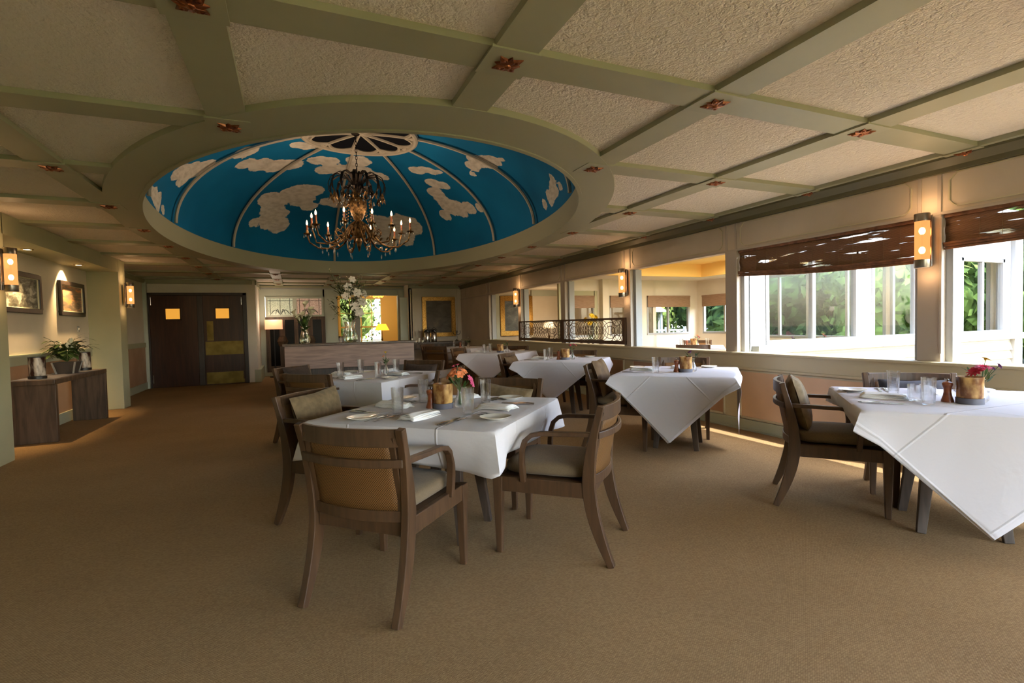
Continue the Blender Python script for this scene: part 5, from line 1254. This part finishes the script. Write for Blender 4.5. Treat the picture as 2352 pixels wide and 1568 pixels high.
side_table(2.72, 17.3, .72, 'dark side table below the glowing orange lamp', 1.3)
table_lamp(2.72, 17.3, .72, 'shadeorange', 'table lamp with glowing orange shade in the yellow room', .46, .24, (1, .7, .3), 4)
t = thing('amber_ceiling_lamp', 'round amber glass bead chandelier in the yellow room', 'ceiling lamp', (2.6, 17.2, 2.48)); m = MB()
for j in range(4):
    rr = (.42, .36, .26, .14)[j]; n = (34, 28, 20, 10)[j]
    for k in range(n): a = 2 * PI * k / n; m.ball((rr * math.cos(a), rr * math.sin(a), -.06 - .055 * j + .015 * (k % 2)), (.03, .03, .045), 6, 4)
obj('amber_beads', m, M['orangeglass'], t, smooth=True); obj('canopy', MB().lathe([(0, 0), (.40, -.005), (.40, -.03), (0, -.03)], 24), M['gold'], t, smooth=True)
light('room_glow', 'POINT', (0, 0, -.4), 7, (1, .88, .6), .2, t)
t = tag(obj('armchair_wing', MB().bb(-.35, .35, -.35, .35, .12, .45).bb(-.35, .35, .2, .35, .45, 1.0).bb(-.38, -.26, -.3, .35, .45, .68).bb(.26, .38, -.3, .35, .45, .68), M['micadark'], bevel=.05, loc=(1.55, 16.4, 0)), 'upholstered lounge chair in the room beyond, behind the tall lily arrangement', 'chair')
bouquet((2.35, 17.25, .72), 'small orange posy in the yellow room beside the lamp', [(-.06, 0, .22, .06, 'petalorange', 7), (.05, 0, .26, .06, 'petalyellow', 7), (0, 0, .18, .06, 'petalorange', 7)], 15, 9)
side_table(7.02, 13.6, .72, 'dark side table behind the carved screen by the cream wall', .6)
table_lamp(7.02, 13.6, .72, 'shadecream', 'table lamp with cream shade glowing behind the carved screen', .42, .2, (1, .7, .4), 7)
side_table(6.35, 10.2, .80, 'small stand under the sunflowers behind the carved screen', .4)
vase_big(6.35, 10.2, .80, .26, .06, 'clear vase holding sunflowers behind the carved screen')
bouquet((6.35, 10.2, .80), 'bunch of yellow sunflowers above the carved screen', [(-.12, 0, .50, .08, 'petalyellow', 12), (.08, -.04, .46, .085, 'petalyellow', 12), (.0, -.05, .58, .08, 'petalyellow', 12), (.13, 0, .54, .08, 'petalyellow', 12), (-.05, -.06, .42, .07, 'petalyellow', 12)], 16, 14)

# ---------------------------------------------------------------- dining tables out in the sunroom
for k, (x, y, a) in enumerate(((7.0, 7.6, -45), (8.3, 6.0, -45), (6.9, 5.5, -45))):
    w_ = ('sunroom table in the middle of the wide opening', 'sunroom table behind the white end windows', 'sunroom table close behind the thick mauve post')[k]
    TAB.put((x, y, 0), R(a), 'dark wooden ' + w_, 'cloth-covered dining tables')
    cloth('tablecloth', (x, y, 0), R(a), .53, drop_diamond(.08, .45), lambda k, s: .012 + .045 * (abs(s) ** 4), 'white cloth on the ' + w_, zt=ZT - .003, seed=20 + k, fold=.004, kr=8, nside=24, diag=True)
    TT = dict(c=(x, y), rz=R(a))
    VO.put((x - .02, y - .03, ZT), 0, 'amber candle holder on the ' + w_, 'amber mica candle holders'); ML.put((x - .12, y + .04, ZT), 0, 'wooden pepper mill on the ' + w_, 'wooden pepper mills')
    VS.put((x + .1, y, ZT), 0, 'clear bud vase on the ' + w_, 'clear bud vases')
    bouquet((x + .1, y, ZT), ('coral posy', 'orange posy', 'violet posy')[k] + ' on the ' + w_, [(0, 0, .2, .035, ('petalorange', 'petalorange', 'petalpurple')[k], 7), (.03, 0, .17, .03, ('petalpink', 'petalred', 'petalpurple')[k], 7)], 40 + k, 4)
    GL.put((*loc_of(TT, -.2, -.24), ZT), 0, 'tall glass on one corner of the ' + w_, 'tall water glasses'); GL.put((*loc_of(TT, .25, .1), ZT), 0, 'second tall glass on the ' + w_, 'tall water glasses')
    NP.put((*loc_of(TT, .0, -.36), ZT), R(a), 'folded napkin on the ' + w_, 'folded napkins')
for x, y, a, lb in ((6.45, 8.2, -135, 'armchair with brown pillow at the middle sunroom table, facing away from screen'), (6.55, 7.1, -45, 'armchair with its back to the wide opening at the middle sunroom table'), (7.65, 7.05, 45, 'armchair at the far side of the middle sunroom table'), (6.3, 5.0, -45, 'armchair with dark pillow tucked behind the thick mauve post'), (7.65, 8.2, 135, 'armchair facing the wide opening across the middle sunroom table'), (8.9, 6.6, 135, 'armchair by the outer sunroom windows')):
    CH.put((x, y, 0), R(a), lb, G)
pillow(6.45, 8.2, R(-135), 'brown pillow in the sunroom armchair facing away from screen', 'pillowbrown'); pillow(6.3, 5.0, R(-45), 'dark pillow in the armchair behind the thick mauve post', 'pillowdark')

# ---------------------------------------------------------------- outdoors
struct(obj('ground', MB().bb(-60, 90, -60, 90, -.35, -.3), M['grass'])).name = 'floor_garden'
def tree(x, y, h, r, mn, label, seed, n=2600, trunk=True, leaf=.16, zc=.6, name='tree'):
    rnd = random.Random(seed); t = thing(name, label, 'tree' if name == 'tree' else 'shrub', (x, y, -.3), 0, 'garden trees' if name == 'tree' else 'garden shrubs'); m = MB()
    bl = [(rnd.uniform(-.55, .55) * r, rnd.uniform(-.55, .55) * r, h * zc + rnd.uniform(-.32, .30) * h, rnd.uniform(.35, .6) * r) for _ in range(16)]
    for bx, by, bz, br in bl: m.ball((bx, by, max(bz, br * .5)), (br * .74, br * .74, br * .68), 12, 8)
    for _ in range(n):
        bx, by, bz, br = rnd.choice(bl); d = Vector((rnd.gauss(0, 1), rnd.gauss(0, 1), rnd.gauss(0, 1))).normalized(); c = Vector((bx, by, bz)) + d * br * rnd.uniform(.7, 1.05); c.z = max(c.z, .05)
        a = d.orthogonal().normalized(); q = rnd.uniform(0, 6.28); u = (a * math.cos(q) + d.cross(a) * math.sin(q) + d * rnd.uniform(-.5, .5)) * leaf * rnd.uniform(.6, 1.2); v_ = u.cross(d).normalized() * leaf * .5 * rnd.uniform(.6, 1.2)
        m.add([c - u, c + v_, c + u, c - v_], [(0, 1, 2, 3)])
    obj('crown', m, M[mn], t)
    tr = MB().tube([(0, 0, 0), (.03 * h, 0, h * .25), (0, .02 * h, h * .5), (.02 * h, 0, h * .8)], [r * .09, r * .07, r * .05, r * .015], 8)
    for k in range(6): b = bl[k]; tr.tube([(0, 0, h * .35 + .05 * k * h), (b[0] * .6, b[1] * .6, b[2] * .9), (b[0], b[1], b[2])], [r * .035, r * .02, r * .008], 5)
    obj('trunk', tr, M['bark'], t, smooth=True); return t
TR = [(17, 5.5, 5.2, 2.6, 'treelight', 'light green bushy tree outside beside the white corner post'), (21, 9, 8.5, 3.6, 'treelf', 'tall mid green tree'), (15.5, 8.8, 4.3, 2.3, 'treelight', 'bright bushy tree'),
      (19, 13, 8, 3.6, 'treeblue', 'blue green tree'), (22, 17, 8.5, 3.8, 'treeblue', 'tall blue green tree'), (17.5, 17, 6.0, 3, 'treeleaf', 'mid green tree'), (13.5, 19, 5, 2.5, 'treelight', 'light tree'),
      (26, 13, 10.5, 4.4, 'treeleaf', 'tall tree'), (24, 3, 8.5, 4, 'treeleaf', 'tall tree'), (20, .5, 6, 3, 'treelight', 'light tree'), (10.2, 20, 6.5, 3, 'treeleaf', 'tree'), (18, 22, 9, 4.2, 'treeblue', 'tree'), (26, 8, 9.5, 4.2, 'treeblue', 'tree'), (14.5, 12.2, 4.2, 2.1, 'treeleaf', 'tree'), (12, 26, 9, 4.4, 'treeblue', 'tree'), (5, 23.5, 6.5, 3, 'treelight', 'tree'), (1.5, 22, 5.6, 2.7, 'treelight', 'tree'), (8, 16.6, 3.2, 1.6, 'treelight', 'tree')]
TL = ['light green bushy tree seen beside the white corner post', 'tall mid green tree rising over the bright bushy one', 'bright bushy tree seen through the first sunroom pane', 'blue green tree behind the sunroom corner',
      'tall blue green tree above the white garden fence', 'mid green tree behind the white pavilion', 'light green tree behind the slim sunroom post', 'tallest dark green tree at the back of garden', 'tall green tree beyond the terrace edge',
      'light green tree at the far terrace edge', 'green tree framed by the sage window behind the carved screen', 'broad blue green tree at the back of garden', 'broad blue green tree behind the end windows', 'green tree close to the outer sunroom windows', 'large hazy tree behind the garden fence',
      'light green tree outside the yellow room window, farther one', 'light green tree filling the yellow room window', 'speckled light shrub tree just behind the sunflowers']
for k, (x, y, h, r_, mn, _) in enumerate(TR): tree(x, y, h, r_, 'treeleaf' if mn == 'treelf' else mn, TL[k], 100 + k, leaf=.1 if k in (16, 17, 15) else .2, n=3800 if k in (16, 17) else 4200, zc=.46 if k > 14 else .55)
for k, (x, y, h, r_, mn, lb) in enumerate(((13.2, 13.6, .9, .8, 'redleaf', 'red flowering shrub in front of the white fence'), (14.6, 11.5, 1.1, .7, 'redleaf', 'red shrub outside the outer sunroom windows'), (13.6, 9.6, .9, .9, 'treelight', 'low light green shrub outside the outer windows'))):
    tree(x, y, h, r_, mn, lb, 200 + k, n=1200, leaf=.06, name='shrub')
t = thing('garden_fence', 'white open lattice garden fence beyond the sunroom', 'fence', (0, 0, -.3)); f = MB()
for z in (.35, .75, 1.15): f.bb(10.5, 17, 15.9, 15.94, z, z + .06)
obj('rails', f, M['whitep'], t)
for k in range(8): obj('post', MB().bb(10.5 + k * .92, 10.58 + k * .92, 15.86, 15.94, 0, 1.3), M['whitep'], t)
pk = MB()
for k in range(40): pk.bb(10.5 + k * .165, 10.53 + k * .165, 15.9, 15.92, .35, 1.18)
obj('pickets', pk, M['whitep'], t)
t = thing('garden_pavilion', 'small white open garden pavilion behind the fence', 'pavilion', (13.3, 17.2, -.3))
for k in range(6): a = k * PI / 3; obj('post', MB().lathe([(.05, 0), (.05, 1.9)], 8, (.7 * math.cos(a), .7 * math.sin(a), 0)), M['whitep'], t)
obj('roof', MB().lathe([(.9, 1.9), (.9, 1.96), (.25, 2.35), (.2, 2.5), (0, 2.62)], 6), M['whitep'], t)
t = thing('terrace_rail', 'dark crossed timber rail outside beyond the end windows', 'railing', (12.6, 3.7, -.3))
obj('crossed_boards', MB().sweep([(0, 0, 0), (1.2, 0, 1.9)], .06, .06, side=(0, 1, 0)).sweep([(1.2, 0, 0), (0, 0, 1.9)], .06, .06, side=(0, 1, 0)).bb(-.1, 1.3, -.04, .04, 1.85, 1.95), M['darkwood'], t)
struct(obj('floor_terrace', MB().bb(4.76, 11.5, -6, 4.2, -.32, -.28), M['siding']))

# ---------------------------------------------------------------- light, sky, camera
w = bpy.data.worlds.new('World'); SC.world = w; w.use_nodes = True; nt = w.node_tree
sky = nt.nodes.new('ShaderNodeTexSky'); sky.sky_type = 'NISHITA'; sky.sun_disc = False; sky.sun_elevation = R(57); sky.sun_rotation = R(152); sky.air_density = 1.0; sky.dust_density = 2.5; sky.ozone_density = 1.0
bg = nt.nodes['Background']; bg.inputs['Strength'].default_value = SKY_S
nt.links.new(sky.outputs[0], bg.inputs['Color'])
d = Vector((-.25, .46, -1)).normalized()
s = light('sun', 'SUN', (10, -8, 20), SUN_S, (1, .93, .82)); s.data.angle = R(.6); s.rotation_euler = d.to_track_quat('-Z', 'Y').to_euler()

cam = bpy.data.cameras.new('Camera'); co = bpy.data.objects.new('Camera', cam); COL.objects.link(co); SC.camera = co
cam.sensor_width = 36; cam.lens = 1176 / 2352 * 36; cam.clip_start = .05; cam.clip_end = 300
yaw, pitch, roll = -.4039, -.033, -.023
fw = Vector((-math.sin(yaw) * math.cos(pitch), math.cos(yaw) * math.cos(pitch), math.sin(pitch)))
r0 = Vector((math.cos(yaw), math.sin(yaw), 0)); u0 = r0.cross(fw); rr = r0 * math.cos(roll) + u0 * math.sin(roll); uu = -r0 * math.sin(roll) + u0 * math.cos(roll)
mt = Matrix((rr, uu, -fw)).transposed().to_4x4(); mt.translation = (0, 0, 1.232); co.matrix_world = mt

SC.view_settings.view_transform = 'Standard'; SC.view_settings.look = 'None'; SC.view_settings.gamma = 1; SC.view_settings.use_curve_mapping = False
SC.view_settings.exposure = EXPO
SC.cycles.use_denoising = True; SC.cycles.denoiser = 'OPENIMAGEDENOISE'
SC.cycles.max_bounces = 10; SC.cycles.diffuse_bounces = 5; SC.cycles.glossy_bounces = 3; SC.cycles.transparent_max_bounces = 16; SC.cycles.transmission_bounces = 8
SC.cycles.sample_clamp_indirect = 6; SC.cycles.caustics_reflective = False; SC.cycles.caustics_refractive = False
